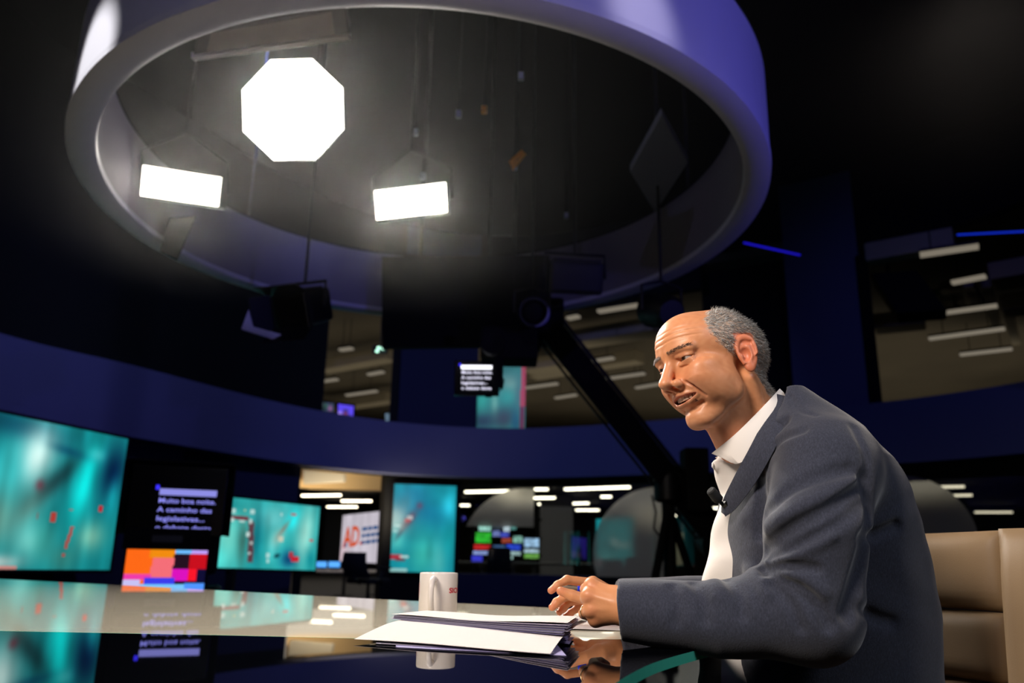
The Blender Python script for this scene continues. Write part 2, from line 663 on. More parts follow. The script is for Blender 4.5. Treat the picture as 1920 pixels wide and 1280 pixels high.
light_bars([(567, 929, 638, 928), (641, 939, 696, 939), (614, 950, 669, 950)], 2.62, m_bar_hot,
           'seen through the opening beside the banner', 'light bars in the opening', 0.11)
light_bars([(873, 922, 975, 920), (943, 934, 1040, 933), (1010, 945, 1103, 943), (1060, 917, 1180, 913), (862, 947, 880, 947),
            (1080, 956, 1123, 956), (1127, 931, 1146, 931), (1003, 917, 1027, 917), (1188, 967, 1234, 967), (1252, 966, 1270, 966),
            (1236, 976, 1248, 976), (1305, 953, 1350, 952)], 2.62, m_bar_hot,
           'behind the lower glass partition', 'light bars behind the partition', 0.11)
light_bars([(1660, 896, 1793, 893), (1665, 914, 1808, 912), (1668, 931, 1823, 928), (1828, 960, 1898, 960),
            (1690, 976, 1712, 975)], 2.62, m_bar_mid,
           'in the window behind the beige chair', 'light bars behind the chair', 0.09)
light_bars([(1065, 597, 1085, 593), (1122, 584, 1197, 572), (1092, 680, 1150, 671), (1122, 712, 1208, 700),
            (985, 727, 1045, 719), (1042, 746, 1080, 740), (1193, 727, 1240, 719)], 5.35, m_bar_dim,
           'in the upper opening beside the crane boom', 'light bars of the upper centre opening', 0.13)
light_bars([(1725, 478, 1835, 462), (1785, 530, 1848, 518), (1715, 594, 1870, 573), (1742, 635, 1884, 616), (1800, 665, 1898, 654)],
           5.35, m_bar_dim, 'in the upper right opening', 'light bars of the upper right opening', 0.13)
light_bars([(597, 716, 632, 711), (650, 741, 706, 733), (691, 702, 718, 697), (638, 656, 660, 653)], 5.35, m_bar_dim,
           'in the narrow upper left opening', 'light bars of the upper left opening', 0.13)

# dim light inside the newsroom storeys
area_light('newsroom_upper_glow', (4.0, 23, 4.3), (4.0, 23.2, 6.0), (22, 12), 190, (1.0, 0.88, 0.66))
area_light('newsroom_lower_glow', (1.0, 22, 2.5), (1.0, 22, 0.0), (18, 14), 320, (1.0, 0.9, 0.75))

# ceiling ducts and beams of the upper newsroom
duct_rows = [(1060, 640, 1235, 612, 0.5, 'long grey duct nearest the ring in the upper opening'),
             (1000, 700, 1200, 668, 0.35, 'grey duct below the top light bars beside the boom'),
             (990, 690, 1060, 680, 0.6, 'short wide duct just right of the teal hanging banner'),
             (1625, 478, 1790, 448, 0.25, 'thin pipe along the top of the upper right opening'),
             (1640, 608, 1735, 598, 0.5, 'flat duct at the left of the upper right opening'),
             (1860, 520, 1935, 507, 0.6, 'wide duct at the right edge of the upper right opening'),
             (1880, 575, 1940, 566, 0.5, 'second wide duct at the right edge of the picture'),
             (605, 688, 735, 664, 0.35, 'dim duct in the narrow upper left opening'),
             (610, 764, 735, 745, 0.4, 'lowest dim duct in the narrow upper left opening')]
for x0, y0, x1, y1, w_, lab in duct_rows:
    a, b = atz(x0, y0, 5.6), atz(x1, y1, 5.6)
    t = tag(MB().bar(a, b, w_ * 1.3, 0.3).build('ceiling_duct', m_duct, bevel=0.03), lab, 'duct', 'ducts of the upper newsroom')
for k, (x0, y0, x1, y1) in enumerate([(1755, 548, 1775, 580), (1770, 535, 1790, 572), (1790, 535, 1800, 575), (1815, 530, 1838, 570), (1848, 530, 1868, 610), (1890, 585, 1905, 640)]):
    a, b = atz(x0, y0, 5.7), atz(x1, y1, 5.7)
    tag(MB().bar(a, b, 0.16, 0.16).build('ceiling_joist', m_duct),
        '%s thin ceiling joist from the left in the upper right opening' % ordinal(k), 'joist', 'joists of the upper right opening')
# solid silhouettes hanging in the upper right opening
c = athd(1690, 540, 13.4)
t = thing('hanging_loudspeaker', 'large black slanted box hanging in the upper right opening', 'loudspeaker', c)
q = [athd(x, y, 13.4) for x, y in ((1632, 512), (1718, 505), (1776, 580), (1682, 588))]
nd = Vector((c.x, c.y, 0)).normalized()
MB().prism(q, nd * 0.6).build('cabinet', m_black, t, bevel=0.02)
MB().bar(athd(1665, 510, 13.6), athd(1662, 440, 13.6) + Vector((0, 0, 1.2)), 0.05).build('bracket', m_black, t)

# ------------------------------------------------------------------ pictures shown on the displays
def smooth_noise(H, W, sy, sx, seed):
    r_ = np.random.default_rng(seed)
    g = r_.random((max(2, int(H / sy) + 3), max(2, int(W / sx) + 3)))
    yy, xx = np.linspace(0, g.shape[0] - 1.001, H), np.linspace(0, g.shape[1] - 1.001, W)
    y0, x0 = yy.astype(int), xx.astype(int)
    fy, fx = (yy - y0)[:, None], (xx - x0)[None, :]
    fy, fx = fy * fy * (3 - 2 * fy), fx * fx * (3 - 2 * fx)
    a = g[y0][:, x0] * (1 - fx) + g[y0][:, x0 + 1] * fx
    b = g[y0 + 1][:, x0] * (1 - fx) + g[y0 + 1][:, x0 + 1] * fx
    return a * (1 - fy) + b * fy


def paint(W, H, box, base, blobs, rects=(), noise=0.25, seed=1, streak=(40, 5)):
    """box = pixel frame (x0, y0, x1, y1) that the picture spans; blobs soft, rects hard; display colours 0..255"""
    x0, y0, x1, y1 = box
    X, Y = np.meshgrid(x0 + (np.arange(W) + 0.5) / W * (x1 - x0), y0 + (np.arange(H) + 0.5) / H * (y1 - y0))
    im = np.ones((H, W, 3)) * np.array(base, float)
    for cx, cy, rx, ry, ang, c, al in blobs:
        t = math.radians(ang)
        u = (X - cx) * math.cos(t) + (Y - cy) * math.sin(t)
        v = -(X - cx) * math.sin(t) + (Y - cy) * math.cos(t)
        w = al * np.exp(-((u / rx) ** 2 + (v / ry) ** 2))[:, :, None]
        im = im * (1 - w) + np.array(c, float) * w
    n = (smooth_noise(H, W, streak[0], streak[1], seed) - 0.5) + 0.6 * (smooth_noise(H, W, streak[0] / 3, streak[1] * 2, seed + 9) - 0.5)
    im *= (1 + noise * n)[:, :, None]
    for a, b, c, d, sk, col, al in rects:
        m_ = (Y > b) & (Y < d) & (X > a - (Y - b) * sk) & (X < c - (Y - b) * sk)
        im[m_] = im[m_] * (1 - al) + np.array(col, float) * al
    im = np.clip(im, 0, 255) / 255.0
    return np.where(im <= 0.04045, im / 12.92, ((im + 0.055) / 1.055) ** 2.4)


def quad_fn(tl, tr, br, bl):
    return lambda u, v: (tl.lerp(tr, u)).lerp(bl.lerp(br, u), v)


def display(name, label, tl, tr, br, bl, img, group=None, rim=0.03, thick=0.08, cat='screen', strength=1.0):
    c = (tl + tr + br + bl) / 4
    t = thing(name, label, cat, c, group)
    xd = (tr - tl).normalized()
    yd = (tl - bl).normalized()
    n = xd.cross(yd).normalized()
    if n.dot(CAM - c) < 0:
        n = -n
    e = [tl - xd * rim + yd * rim, tr + xd * rim + yd * rim, br + xd * rim - yd * rim, bl - xd * rim - yd * rim]
    MB().prism([p - n * 0.006 for p in e], -n * thick).build('casing', m_black, t)
    picture_panel('picture', quad_fn(tl, tr, br, bl), img, screen_mat('display_%.2f' % strength, strength), t)
    return t


WHT, CYA, TEA, DKT, RED = (205, 225, 220), (40, 225, 225), (20, 150, 155), (6, 50, 70), (190, 40, 45)
# large screen at the left
img1 = paint(150, 90, (-150, 780, 240, 1068), (18, 128, 132), [
    (-60, 900, 60, 120, 0, (10, 90, 100), .8), (20, 800, 90, 26, 5, (8, 60, 85), .8), (60, 850, 34, 60, 8, (200, 232, 226), 1.0), (10, 890, 30, 60, 0, (60, 205, 205), .8),
    (95, 905, 18, 105, 38, (18, 48, 52), .9), (60, 960, 30, 60, 20, (120, 165, 150), .5), (10, 975, 30, 50, 0, (110, 160, 145), .8),
    (162, 890, 20, 80, 8, (15, 245, 240), 1.0), (180, 828, 16, 14, 0, (70, 205, 205), .8), (218, 862, 26, 60, 5, (3, 28, 62), 1.0), (225, 920, 14, 40, 0, (20, 160, 170), .8),
    (75, 1015, 34, 34, 10, (120, 205, 195), .85), (25, 1055, 40, 14, 0, (190, 200, 195), .8), (100, 1010, 22, 40, 0, (45, 150, 140), .6), (190, 1000, 28, 30, 10, (130, 190, 165), .8), (140, 1045, 30, 30, 0, (60, 130, 120), .7),
    (75, 905, 9, 12, 0, (120, 30, 45), .6), (120, 830, 34, 10, 10, (6, 60, 90), .6)],
    [(106, 955, 115, 976, .05, (200, 50, 40), .85), (148, 980, 154, 1028, .18, (205, 50, 40), .8), (138, 1035, 145, 1044, 0, (200, 50, 45), .8), (198, 934, 205, 946, 0, (200, 20, 30), .95),
     (138, 946, 146, 951, 0, (170, 90, 85), .7), (78, 960, 82, 972, 0, (150, 60, 60), .6), (-150, 1061, 58, 1068, 0, (235, 120, 110), .7), (158, 958, 215, 960, 0, (90, 230, 220), .5)], .22, 3, (60, 6))
tl, tr = athd(-150, 742, 8.6), athd(240, 823, 9.5)
br, bl = athd(210, 1068, 9.5), athd(-160, 1066, 8.6)
tr = Vector((tr.x, tr.y, tr.z))
br = Vector((tr.x, tr.y, br.z))
bl = Vector((tl.x, tl.y, bl.z))
display('video_screen', 'large blurred teal and white screen at the left edge', tl, tr, br, bl, img1, 'teal screens on the set wall', 0.03, 0.12, strength=1.0)
# second screen
img2 = paint(130, 90, (395, 925, 602, 1068), (40, 165, 165), [
    (430, 1010, 26, 60, 0, (110, 205, 190), .9), (415, 1050, 16, 20, 0, (90, 235, 225), .9), (455, 1010, 8, 50, 0, (60, 110, 100), .85), (510, 960, 40, 30, 0, (130, 205, 205), .6), (480, 1010, 12, 60, 0, (10, 115, 130), .8),
    (545, 962, 12, 26, 25, (25, 235, 240), .9), (575, 990, 18, 60, 5, (165, 225, 210), .85), (545, 1045, 16, 18, 0, (5, 60, 110), .9), (510, 1020, 10, 30, 0, (100, 215, 215), .7), (520, 1000, 12, 20, 20, (170, 200, 185), .7),
    (590, 1045, 10, 20, 0, (10, 140, 150), .8), (420, 940, 30, 12, 0, (20, 140, 145), .7), (530, 980, 4, 22, 30, (140, 120, 105), .8)],
    [(416, 962, 462, 970, -.1, (120, 30, 45), .85), (462, 970, 472, 1055, -.06, (105, 35, 45), .8), (430, 966, 437, 975, 0, WHT, .9), (446, 970, 456, 974, 0, WHT, .8), (464, 966, 469, 976, 0, WHT, .9), (460, 993, 467, 1003, 0, WHT, .9), (468, 1012, 473, 1018, 0, WHT, .8),
     (466, 1034, 471, 1040, 0, WHT, .8), (432, 947, 438, 957, 0, WHT, .8), (464, 946, 472, 955, 0, WHT, .8), (452, 947, 456, 951, 0, (220, 220, 160), .8), (520, 998, 530, 1010, 0, (215, 205, 180), .8), (500, 1034, 506, 1044, 0, WHT, .8), (501, 1048, 506, 1056, 0, WHT, .8),
     (545, 1030, 552, 1042, 0, (200, 40, 50), .85), (550, 1040, 566, 1050, 0, (205, 25, 40), .95), (585, 999, 592, 1005, 0, (200, 30, 45), .9), (541, 945, 552, 951, 0, (190, 40, 50), .9), (520, 948, 524, 953, 0, WHT, .8), (518, 1034, 528, 1044, .4, (10, 60, 70), .8)], .16, 5, (50, 7))
tl, tr = athd(396, 928, 10.6), athd(600, 950, 12.2)
br, bl = athd(597, 1069, 12.2), athd(388, 1063, 10.6)
br = Vector((tr.x, tr.y, br.z))
bl = Vector((tl.x, tl.y, bl.z))
t2 = display('video_screen', 'teal screen with red and white coastline beside the studio camera', tl, tr, br, bl, img2, 'teal screens on the set wall', 0.03, 0.1)
for q in (0.2, 0.8):
    p = bl.lerp(br, q)
    MB().bar((p.x, p.y + 0.1, 0), (p.x, p.y + 0.1, p.z), 0.1).build('stand_leg', m_black, t2)
# tall screen on the pier
img3 = paint(80, 110, (742, 908, 858, 1072), (20, 140, 155), [
    (780, 925, 30, 20, 0, (30, 130, 165), .8), (845, 950, 16, 26, 0, (50, 215, 240), .95), (800, 960, 50, 24, 20, (15, 110, 150), .7), (752, 1015, 14, 20, 0, (90, 215, 205), .8), (800, 1040, 26, 40, 0, (60, 180, 165), .8),
    (830, 1050, 14, 40, 0, (110, 200, 190), .5), (765, 945, 14, 20, 0, (70, 150, 170), .6), (848, 1010, 14, 30, 0, (20, 150, 155), .7), (772, 975, 7, 18, 35, (130, 45, 70), .85), (790, 948, 6, 7, 0, (120, 60, 90), .7), (757, 1000, 4, 16, 30, (40, 70, 90), .7)],
    [(768, 968, 778, 975, 0, WHT, .7), (764, 974, 774, 980, 0, (180, 60, 70), .8), (742, 1040, 762, 1050, 0, (185, 40, 55), .9), (758, 1042, 774, 1047, 0, WHT, .8), (750, 1048, 768, 1053, 0, (120, 30, 40), .7), (742, 1066, 772, 1072, 0, (190, 215, 205), .7),
     (746, 985, 756, 989, 0, WHT, .6), (744, 996, 752, 999, 0, WHT, .6)], .14, 8, (40, 10))
p0, _ = plan_at(743, 0.28)
p1, _ = plan_at(858, 0.28)
def col_at(p, px, py):
    hd = math.hypot(p[0], p[1])
    q = athd(px, py, hd)
    return Vector((p[0], p[1], q.z))
display('video_screen', 'tall narrow teal screen on the black pier behind the mug', col_at(p0, 745, 907), col_at(p1, 858, 911), col_at(p1, 856, 1074), col_at(p0, 741, 1071),
        img3, 'teal screens on the set wall', 0.03, 0.04)
# teal film on the glass near the tripod, seen as a glowing screen inside the newsroom
img4 = paint(60, 80, (1165, 975, 1192, 1062), (18, 135, 140), [(1180, 1000, 12, 30, 0, (40, 160, 160), .7), (1172, 1050, 8, 14, 0, (120, 205, 200), .7), (1186, 1050, 6, 20, 0, (20, 160, 160), .7)],
             [(1176, 1012, 1180, 1022, 0, WHT, .8), (1178, 1020, 1188, 1027, -.3, (200, 200, 190), .7), (1164, 1046, 1170, 1060, 0, (150, 30, 40), .6)], .15, 4, (30, 8))
yn = 17.5
t4 = display('video_screen', 'teal glowing screen inside the newsroom behind the frosted arc', aty(1118, 973, yn), aty(1187, 969, yn), aty(1187, 1062, yn), aty(1118, 1064, yn), img4,
        'teal screens on the set wall', 0.03, 0.1)
stand_on(t4, (aty(1118, 1064, yn) + aty(1187, 1062, yn)) / 2, 0.021)
# upper teal banner with red edge
img5 = paint(60, 80, (888, 680, 986, 802), (40, 130, 120), [
    (905, 745, 18, 20, 0, (40, 175, 155), .9), (928, 750, 7, 22, 0, (130, 205, 185), .9), (905, 785, 24, 14, 0, (20, 55, 60), .9), (955, 720, 20, 22, 0, (150, 185, 165), .75), (930, 700, 14, 14, 0, (130, 170, 150), .6), (950, 740, 16, 18, 0, (30, 165, 150), .8),
    (945, 780, 22, 18, 0, (50, 60, 55), .85), (968, 785, 8, 22, 0, (0, 90, 110), .95), (940, 690, 40, 8, -8, (40, 120, 100), .7), (972, 740, 6, 30, 0, (70, 120, 115), .7)],
    [(978, 680, 987, 760, .02, (190, 60, 60), .95), (976, 760, 985, 802, 0, (110, 20, 25), .95)], .1, 12, (30, 12))
img5 *= 0.65
hb = 15.6
t5 = display('hanging_banner_screen', 'teal picture with a red right edge above the blue band', athd(890, 688, hb), athd(986, 681, hb), athd(984, 806, hb), athd(888, 807, hb), img5, None, 0.0, 0.03)
stand_on(t5, athd(936, 806, hb), 3.16)

# ------------------------------------------------------------------ lighting ring over the desk
m_ring = mat('ring_white_paint', (205, 205, 214), 0.5, spec=0.35)
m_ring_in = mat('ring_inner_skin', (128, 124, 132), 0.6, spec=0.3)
RC = Vector((-0.536, 4.642))
RZ0, RZ1, RW = 2.90, 3.42, 0.14


def ring_r(th):
    return 2.08 - 0.078 * math.cos(2 * th) - 0.039 * math.sin(2 * th)


ring = thing('lighting_ring', 'huge white ring hanging over the desk, washed blue outside', 'ring', (RC.x, RC.y, RZ0))


def ring_part(name, prof, m, n=180):
    vs_, fs = [], []
    k = len(prof)
    for i in range(n):
        th = 2 * PI * i / n
        r0 = ring_r(th)
        for dr, z in prof:
            vs_.append((RC.x + (r0 + dr) * math.cos(th), RC.y + (r0 + dr) * math.sin(th), z))
    for i in range(n):
        j = (i + 1) % n
        for q in range(k):
            q2 = (q + 1) % k
            fs.append((i * k + q, i * k + q2, j * k + q2, j * k + q))
    return MB().add(vs_, fs).build(name, m, ring, autosmooth=35)


ring_part('outer_band', [(0.0, RZ0 + 0.03), (0.0, RZ1), (-0.02, RZ1), (-0.02, RZ0 + 0.03)], m_ring)
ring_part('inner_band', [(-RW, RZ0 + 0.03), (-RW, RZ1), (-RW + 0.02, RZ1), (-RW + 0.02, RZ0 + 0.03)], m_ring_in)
ring_part('bottom_rim', [(0.0, RZ0), (0.004, RZ0 + 0.03), (-RW - 0.004, RZ0 + 0.03), (-RW, RZ0), (-RW + 0.035, RZ0 - 0.012), (-0.035, RZ0 - 0.012)], m_ring)
ring_part('top_cover', [(0.0, RZ1), (0.0, RZ1 + 0.02), (-RW, RZ1 + 0.02), (-RW, RZ1)], m_black)
for k in range(6):
    th = 2 * PI * (k + 0.35) / 6
    p = (RC.x + (ring_r(th) - 0.07) * math.cos(th), RC.y + (ring_r(th) - 0.07) * math.sin(th))
    MB().tube([(p[0], p[1], RZ1 + 0.02), (p[0], p[1], 7.2)], 0.012, 8).build('suspension_rod', m_dark, ring)

# ------------------------------------------------------------------ lamps inside the ring
m_soft = emit_mat('softbox_diffuser', (255, 250, 240), 6.0)
m_led = emit_mat('led_diffuser', (255, 246, 232), 5.0)


def frame_at(c, target):
    n = (Vector(target) - Vector(c)).normalized()
    s = n.cross(Vector((0, 0, 1))).normalized()
    u_ = s.cross(n)
    return s, u_, n


def hang(t, p, m=None, r=0.011, ztop=7.2):
    MB().tube([p, (p[0], p[1], ztop)], r, 8).build('hanging_pole', m or m_dark, t)


c = atz(550, 206, 3.3)
t = thing('octagonal_softbox', 'big glowing octagonal softbox inside the ring', 'softbox', c)
# faces the set, nearly square to the camera
s_, u_, n_ = RIGHT, UP, -FWD
R8 = 96 / FPX * (c - CAM).dot(FWD)
oct_ = []
for k in range(8):
    th = PI / 8 + k * PI / 4 + math.radians(1.5)
    oct_.append((math.cos(th) * R8 * 1.055, math.sin(th) * R8 * 1.055))
MB().prism([c + s_ * a + u_ * b for a, b in oct_], n_ * 0.012).build('diffuser', m_soft, t)
mb = MB()
vs_ = [c + s_ * a * 1.02 + u_ * b * 1.02 - n_ * 0.004 for a, b in oct_] + [c + s_ * a * 0.28 + u_ * b * 0.28 - n_ * 0.34 for a, b in oct_]
mb.add(vs_, [(i, (i + 1) % 8, 8 + (i + 1) % 8, 8 + i) for i in range(8)] + [tuple(range(8, 16))])
mb.build('fabric_shell', m_black, t)
MB().box(c - n_ * 0.46, (0.16, 0.16, 0.24), (s_, u_, n_)).build('lamp_head', m_dark, t, bevel=0.01)
hang(t, c - n_ * 0.46)
area_light('softbox_beam', c + n_ * 0.02, (0.0, 1.6, 0.9), (R8 * 1.3, R8 * 1.3), 30, (1.0, 0.95, 0.88), 80)


def led_panel(label, pts, z, tilt_depth, group='lit rectangular lamps in the ring'):
    q = [atz(x, y, z) for x, y in pts]
    cc = (q[0] + q[1] + q[2] + q[3]) / 4
    dep = (cc - CAM).dot(FWD)
    q = [atd(x, y, dep) for x, y in pts]
    cc = (q[0] + q[1] + q[2] + q[3]) / 4
    t_ = thing('studio_lamp', label, 'lamp', cc, group)
    MB().prism(q, -FWD * 0.01).build('diffuser', m_led, t_, bevel=0.004)
    e = [cc + (p - cc) * 1.035 + FWD * 0.012 for p in q]
    MB().prism(e, FWD * 0.10).build('housing', m_dark, t_, bevel=0.01)
    a, b = (q[0] + q[3]) / 2, (q[1] + q[2]) / 2
    w_ = (b - a).normalized()
    a, b = a - w_ * 0.03 + FWD * 0.06, b + w_ * 0.03 + FWD * 0.06
    top = (q[0] + q[1]) / 2 + UP * 0.16 + FWD * 0.06
    MB().tube([a, a + UP * 0.2, top + UP * 0.1, b + UP * 0.2, b], 0.009, 8).build('yoke', m_dark, t_)
    hang(t_, top + UP * 0.1)
    area_light('led_beam', cc - FWD * 0.03, (0.0, 1.7, 0.9), ((q[1] - q[0]).length * 0.95, (q[0] - q[3]).length * 0.95), 15, (1.0, 0.94, 0.85), 70)
    return t_


led_panel('tilted glowing rectangular lamp at the left inside the ring', [(269, 310), (416, 333), (410, 388), (264, 367)], 3.08, 0)
led_panel('smaller glowing rectangular lamp right below the octagonal softbox', [(702, 358), (836, 342), (839, 398), (706, 413)], 3.15, 0)

# unlit diamond-shaped panel
q = [atz(x, y, 3.35) for x, y in ((1240, 215), (1290, 305), (1228, 400), (1181, 321))]
cc = sum(q, Vector()) / 4
t = thing('unlit_softbox', 'dark blue-grey unlit panel hung like a diamond at the right of the ring', 'panel', cc)
MB().prism(q, (0, 0, 0.05)).build('board', mat('panel_grey', (120, 125, 145), 0.6), t, bevel=0.006)
hang(t, cc + Vector((0, 0, 0.05)))
# tube bank near the top
q = [atz(x, y, 3.2) for x, y in ((372, 62), (648, 12), (655, 66), (362, 106))]
cc = sum(q, Vector()) / 4
t = thing('unlit_tube_bank', 'unlit flat lamp with a pale lower edge near the top of the ring', 'lamp', cc)
MB().prism(q, (0, 0, 0.07)).build('housing', mat('dusty_plastic', (88, 80, 80), 0.5), t, bevel=0.006)
MB().bar(q[3], q[2], 0.03, 0.03).build('edge_strip', mat('pale_edge', (205, 200, 195), 0.4), t)
ins = [cc + (p - cc) * 0.82 - Vector((0, 0, 0.004)) for p in q]
MB().prism(ins, (0, 0, 0.004)).build('diffuser', mat('dead_diffuser', (120, 104, 100), 0.5), t)
hang(t, cc + Vector((0, 0, 0.07)))

m_lens = mat('lens_glass', (20, 22, 34), 0.08, spec=0.8)
m_rimglint = mat('rim_glint_violet', (140, 138, 190), 0.4)


def fresnel(label, px, py, hd, aim, r=0.11, L=0.26, rim=False):
    c_ = athd(px, py, hd)
    s, u2, n = frame_at(c_, aim)
    t_ = thing('fresnel_lamp', label, 'lamp', c_, 'black lamps hanging at the ring')
    MB().lathe([(r * 0.75, -L), (r, -L * 0.8), (r, 0.0), (r * 1.08, 0.02), (r * 1.08, 0.05), (r * 0.9, 0.05), (r * 0.9, 0.0)], c_, 28, (s, u2, n)).build('housing', m_dark, t_, autosmooth=35)
    MB().lathe([(0.001, 0.028), (r * 0.5, 0.022), (r * 0.88, 0.008), (r * 0.88, 0.0), (0.001, 0.0)], c_, 28, (s, u2, n)).build('lens', m_black if rim else m_lens, t_, smooth=True)
    if rim:
        MB().tube([c_ + n * 0.055 + (RIGHT * math.cos(a_) + UP * math.sin(a_)) * (r * 1.02) for a_ in np.linspace(-1.5, 0.35, 18)], [0.004 + 0.012 * math.sin(PI * k_ / 17) for k_ in range(18)], 8).build('rim_glint_arc', m_rimglint, t_, smooth=True)  # light catching the rim, built in as a pale violet crescent tube
    MB().tube([c_ - s * (r + 0.03) - n * 0.1, c_ - s * (r + 0.03) - n * 0.1 + Vector((0, 0, r + 0.06)), c_ - n * 0.1 + Vector((0, 0, r + 0.1)),
               c_ + s * (r + 0.03) - n * 0.1 + Vector((0, 0, r + 0.06)), c_ + s * (r + 0.03) - n * 0.1], 0.01, 8).build('yoke', m_dark, t_)
    p = c_ - n * 0.1 + Vector((0, 0, r + 0.1))
    hang(t_, p)
    return t_


fresnel('round black lamp with a violet crescent of light on its rim beside the boom head', 1000, 585, 5.7, (0.6, 0.0, 1.2), 0.105, 0.24, True)
fresnel('round black lamp just above and left of the bald head', 1230, 582, 5.2, (0.5, 7.0, 3.2), 0.11, 0.26)


def box_lamp(label, px, py, hd, w_, h_, L, aim, doors):
    c_ = athd(px, py, hd)
    s, u2, n = frame_at(c_, aim)
    t_ = thing('box_lamp', label, 'lamp', c_, 'black lamps hanging at the ring')
    MB().box(c_, (w_, h_, L), (s, u2, n)).build('housing', m_dark, t_, bevel=0.03)
    for k in range(4):
        MB().box(c_ - n * (L * 0.3 - 0.05 * k) + u2 * (h_ / 2 + 0.006), (w_ * 0.8, 0.012, 0.02), (s, u2, n)).build('cooling_fin', m_dark, t_)
    MB().tube([c_ - s * (w_ / 2 + 0.02), c_ - s * (w_ / 2 + 0.02) + Vector((0, 0, h_ * 0.75)), c_ + s * (w_ / 2 + 0.02) + Vector((0, 0, h_ * 0.75)), c_ + s * (w_ / 2 + 0.02)], 0.012, 8).build('yoke', m_gun, t_)
    hang(t_, c_ + Vector((0, 0, h_ * 0.75)), m_gun)
    if doors:
        for sg in (-1, 1):
            a = c_ + n * (L / 2) + u2 * (sg * h_ / 2)
            MB().box(a + n * 0.08 + u2 * (sg * 0.03), (w_ * 1.1, 0.008, 0.16), (s, (u2 + n * (-sg * 0.5)).normalized(), (n + u2 * (sg * 0.5)).normalized())).build('barn_door', m_gun, t_)
        for sg in (-1, 1):
            a = c_ + n * (L / 2) + s * (sg * w_ / 2)
            MB().box(a + n * 0.08 + s * (sg * 0.03), (0.008, h_, 0.16), ((s + n * (-sg * 0.5)).normalized(), u2, (n + s * (sg * 0.5)).normalized())).build('barn_door', m_gun, t_)
    return t_


bl_ = box_lamp('black box lamp with barn doors hanging at the lower left of the ring', 568, 576, 5.6, 0.30, 0.24, 0.30, (-2.6, 2.2, 1.0), True)
box_lamp('wide black lamp seen from behind against the ring inner wall', 1078, 520, 5.5, 0.40, 0.24, 0.14, (0.9, 1.0, 1.1), False)
# pale flag of the left box lamp
pts = [athd(x, y, 5.5) for x, y in ((466, 580), (474, 612), (532, 628), (526, 640), (452, 617))]
MB().prism(pts, Vector((0.05, 0.2, 0)).normalized() * 0.01).build('flag_blade', mat('flag_aluminium', (150, 150, 185), 0.4, metal=0.3), bl_)['label'] = 'thin pale metal flag below the lamp'
# black flag left, yellow tag
pts = [athd(x, y, 5.45) for x, y in ((318, 408), (368, 404), (332, 487), (300, 470))]
tag(MB().prism(pts, Vector((-0.2, 1, 0)) * 0.012).build('black_flag', m_black), 'small black flag against the left inside of the ring', 'flag')
q = [atz(x, y, 3.5) for x, y in ((955, 303), (978, 282), (986, 290), (962, 320))]
cc = sum(q, Vector()) / 4
t = thing('safety_label', 'small orange tag hanging from a cable in the ring', 'tag', cc)
MB().prism(q, (0, 0, 0.006)).build('plate', mat('orange_tag', (235, 150, 30), 0.5), t)
hang(t, cc, None, 0.006)
# clamps and connectors on the hanging cables
m_clamp = mat('bare_aluminium', (150, 155, 165), 0.35, metal=0.7)
for k, (px, py, z, lab) in enumerate([(977, 143, 3.7, 'tiny bright cable clamp high in the ring, above the orange tag'), (860, 214, 3.7, 'small grey clamp left of the orange tag'),
                                       (779, 248, 3.7, 'small clamp right of the octagonal softbox'), (793, 330, 3.75, 'little connector on the cable of the smaller rectangular lamp'),
                                       (965, 312, 3.6, 'small silver shackle under the orange tag'), (1062, 404, 3.7, 'tiny clamp at the lower middle of the ring'), (908, 206, 3.8, 'tiny orange-brown plug near the ring centre')]):
    p = atz(px, py, z)
    t = thing('cable_clamp', lab, 'clamp', p, 'hardware on hanging cables')
    MB().box(p, (0.035, 0.03, 0.05)).build('jaw', m_clamp if k != 6 else mat('orange_tag', (235, 150, 30), 0.5), t, bevel=0.006)
    MB().tube([p, (p.x, p.y, 7.2)], 0.004, 6).build('cable', m_black, t)

# big black display seen from behind below the far side of the ring
c = athd(873, 572, 6.42)
t = thing('hanging_display', 'large black display seen from behind under the far rim of the ring', 'display', c)
q = [athd(x, y, 6.42) for x, y in ((716, 480), (1034, 478), (1034, 648), (716, 652))]
nd = Vector((c.x, c.y, 0)).normalized()
MB().prism(q, nd * 0.07).build('rear_cover', m_black, t, bevel=0.01)
MB().box(c - Vector((0, 0.03, 0)), (0.5, 0.04, 0.4)).build('mounting_plate', m_black, t, bevel=0.006)
for dx in (-0.4, 0.4):
    MB().tube([(c.x + dx, c.y, c.z + 0.2), (c.x + dx, c.y, 7.2)], 0.016, 8).build('hanging_pole', m_dark, t)

# blue LED strips high on the right
m_strip = emit_mat('blue_strip_led', (40, 30, 255), 0.55)
tag(MB().bar(athd(1395, 455, 9.5), athd(1500, 478, 10.5), 0.016).build('led_strip', m_strip), 'thin blue light line just right of the ring', 'light', 'blue light lines')
tag(MB().bar(athd(1795, 440, 9.6), athd(1935, 433, 9.2), 0.016).build('led_strip', emit_mat('blue_strip_led_b', (25, 60, 255), 0.5)), 'thin blue light line at the right edge of the picture', 'light', 'blue light lines')

# ------------------------------------------------------------------ studio camera with prompter (left)
m_txt = emit_mat('prompter_text_violet', (150, 150, 255), 1.0)
m_txt_w = emit_mat('prompter_text_white', (235, 232, 255), 1.5)
m_cursor = emit_mat('prompter_cursor', (60, 50, 255), 1.2)
m_panel_black = mat('prompter_glass', (6, 6, 9), 0.2, spec=0.5)


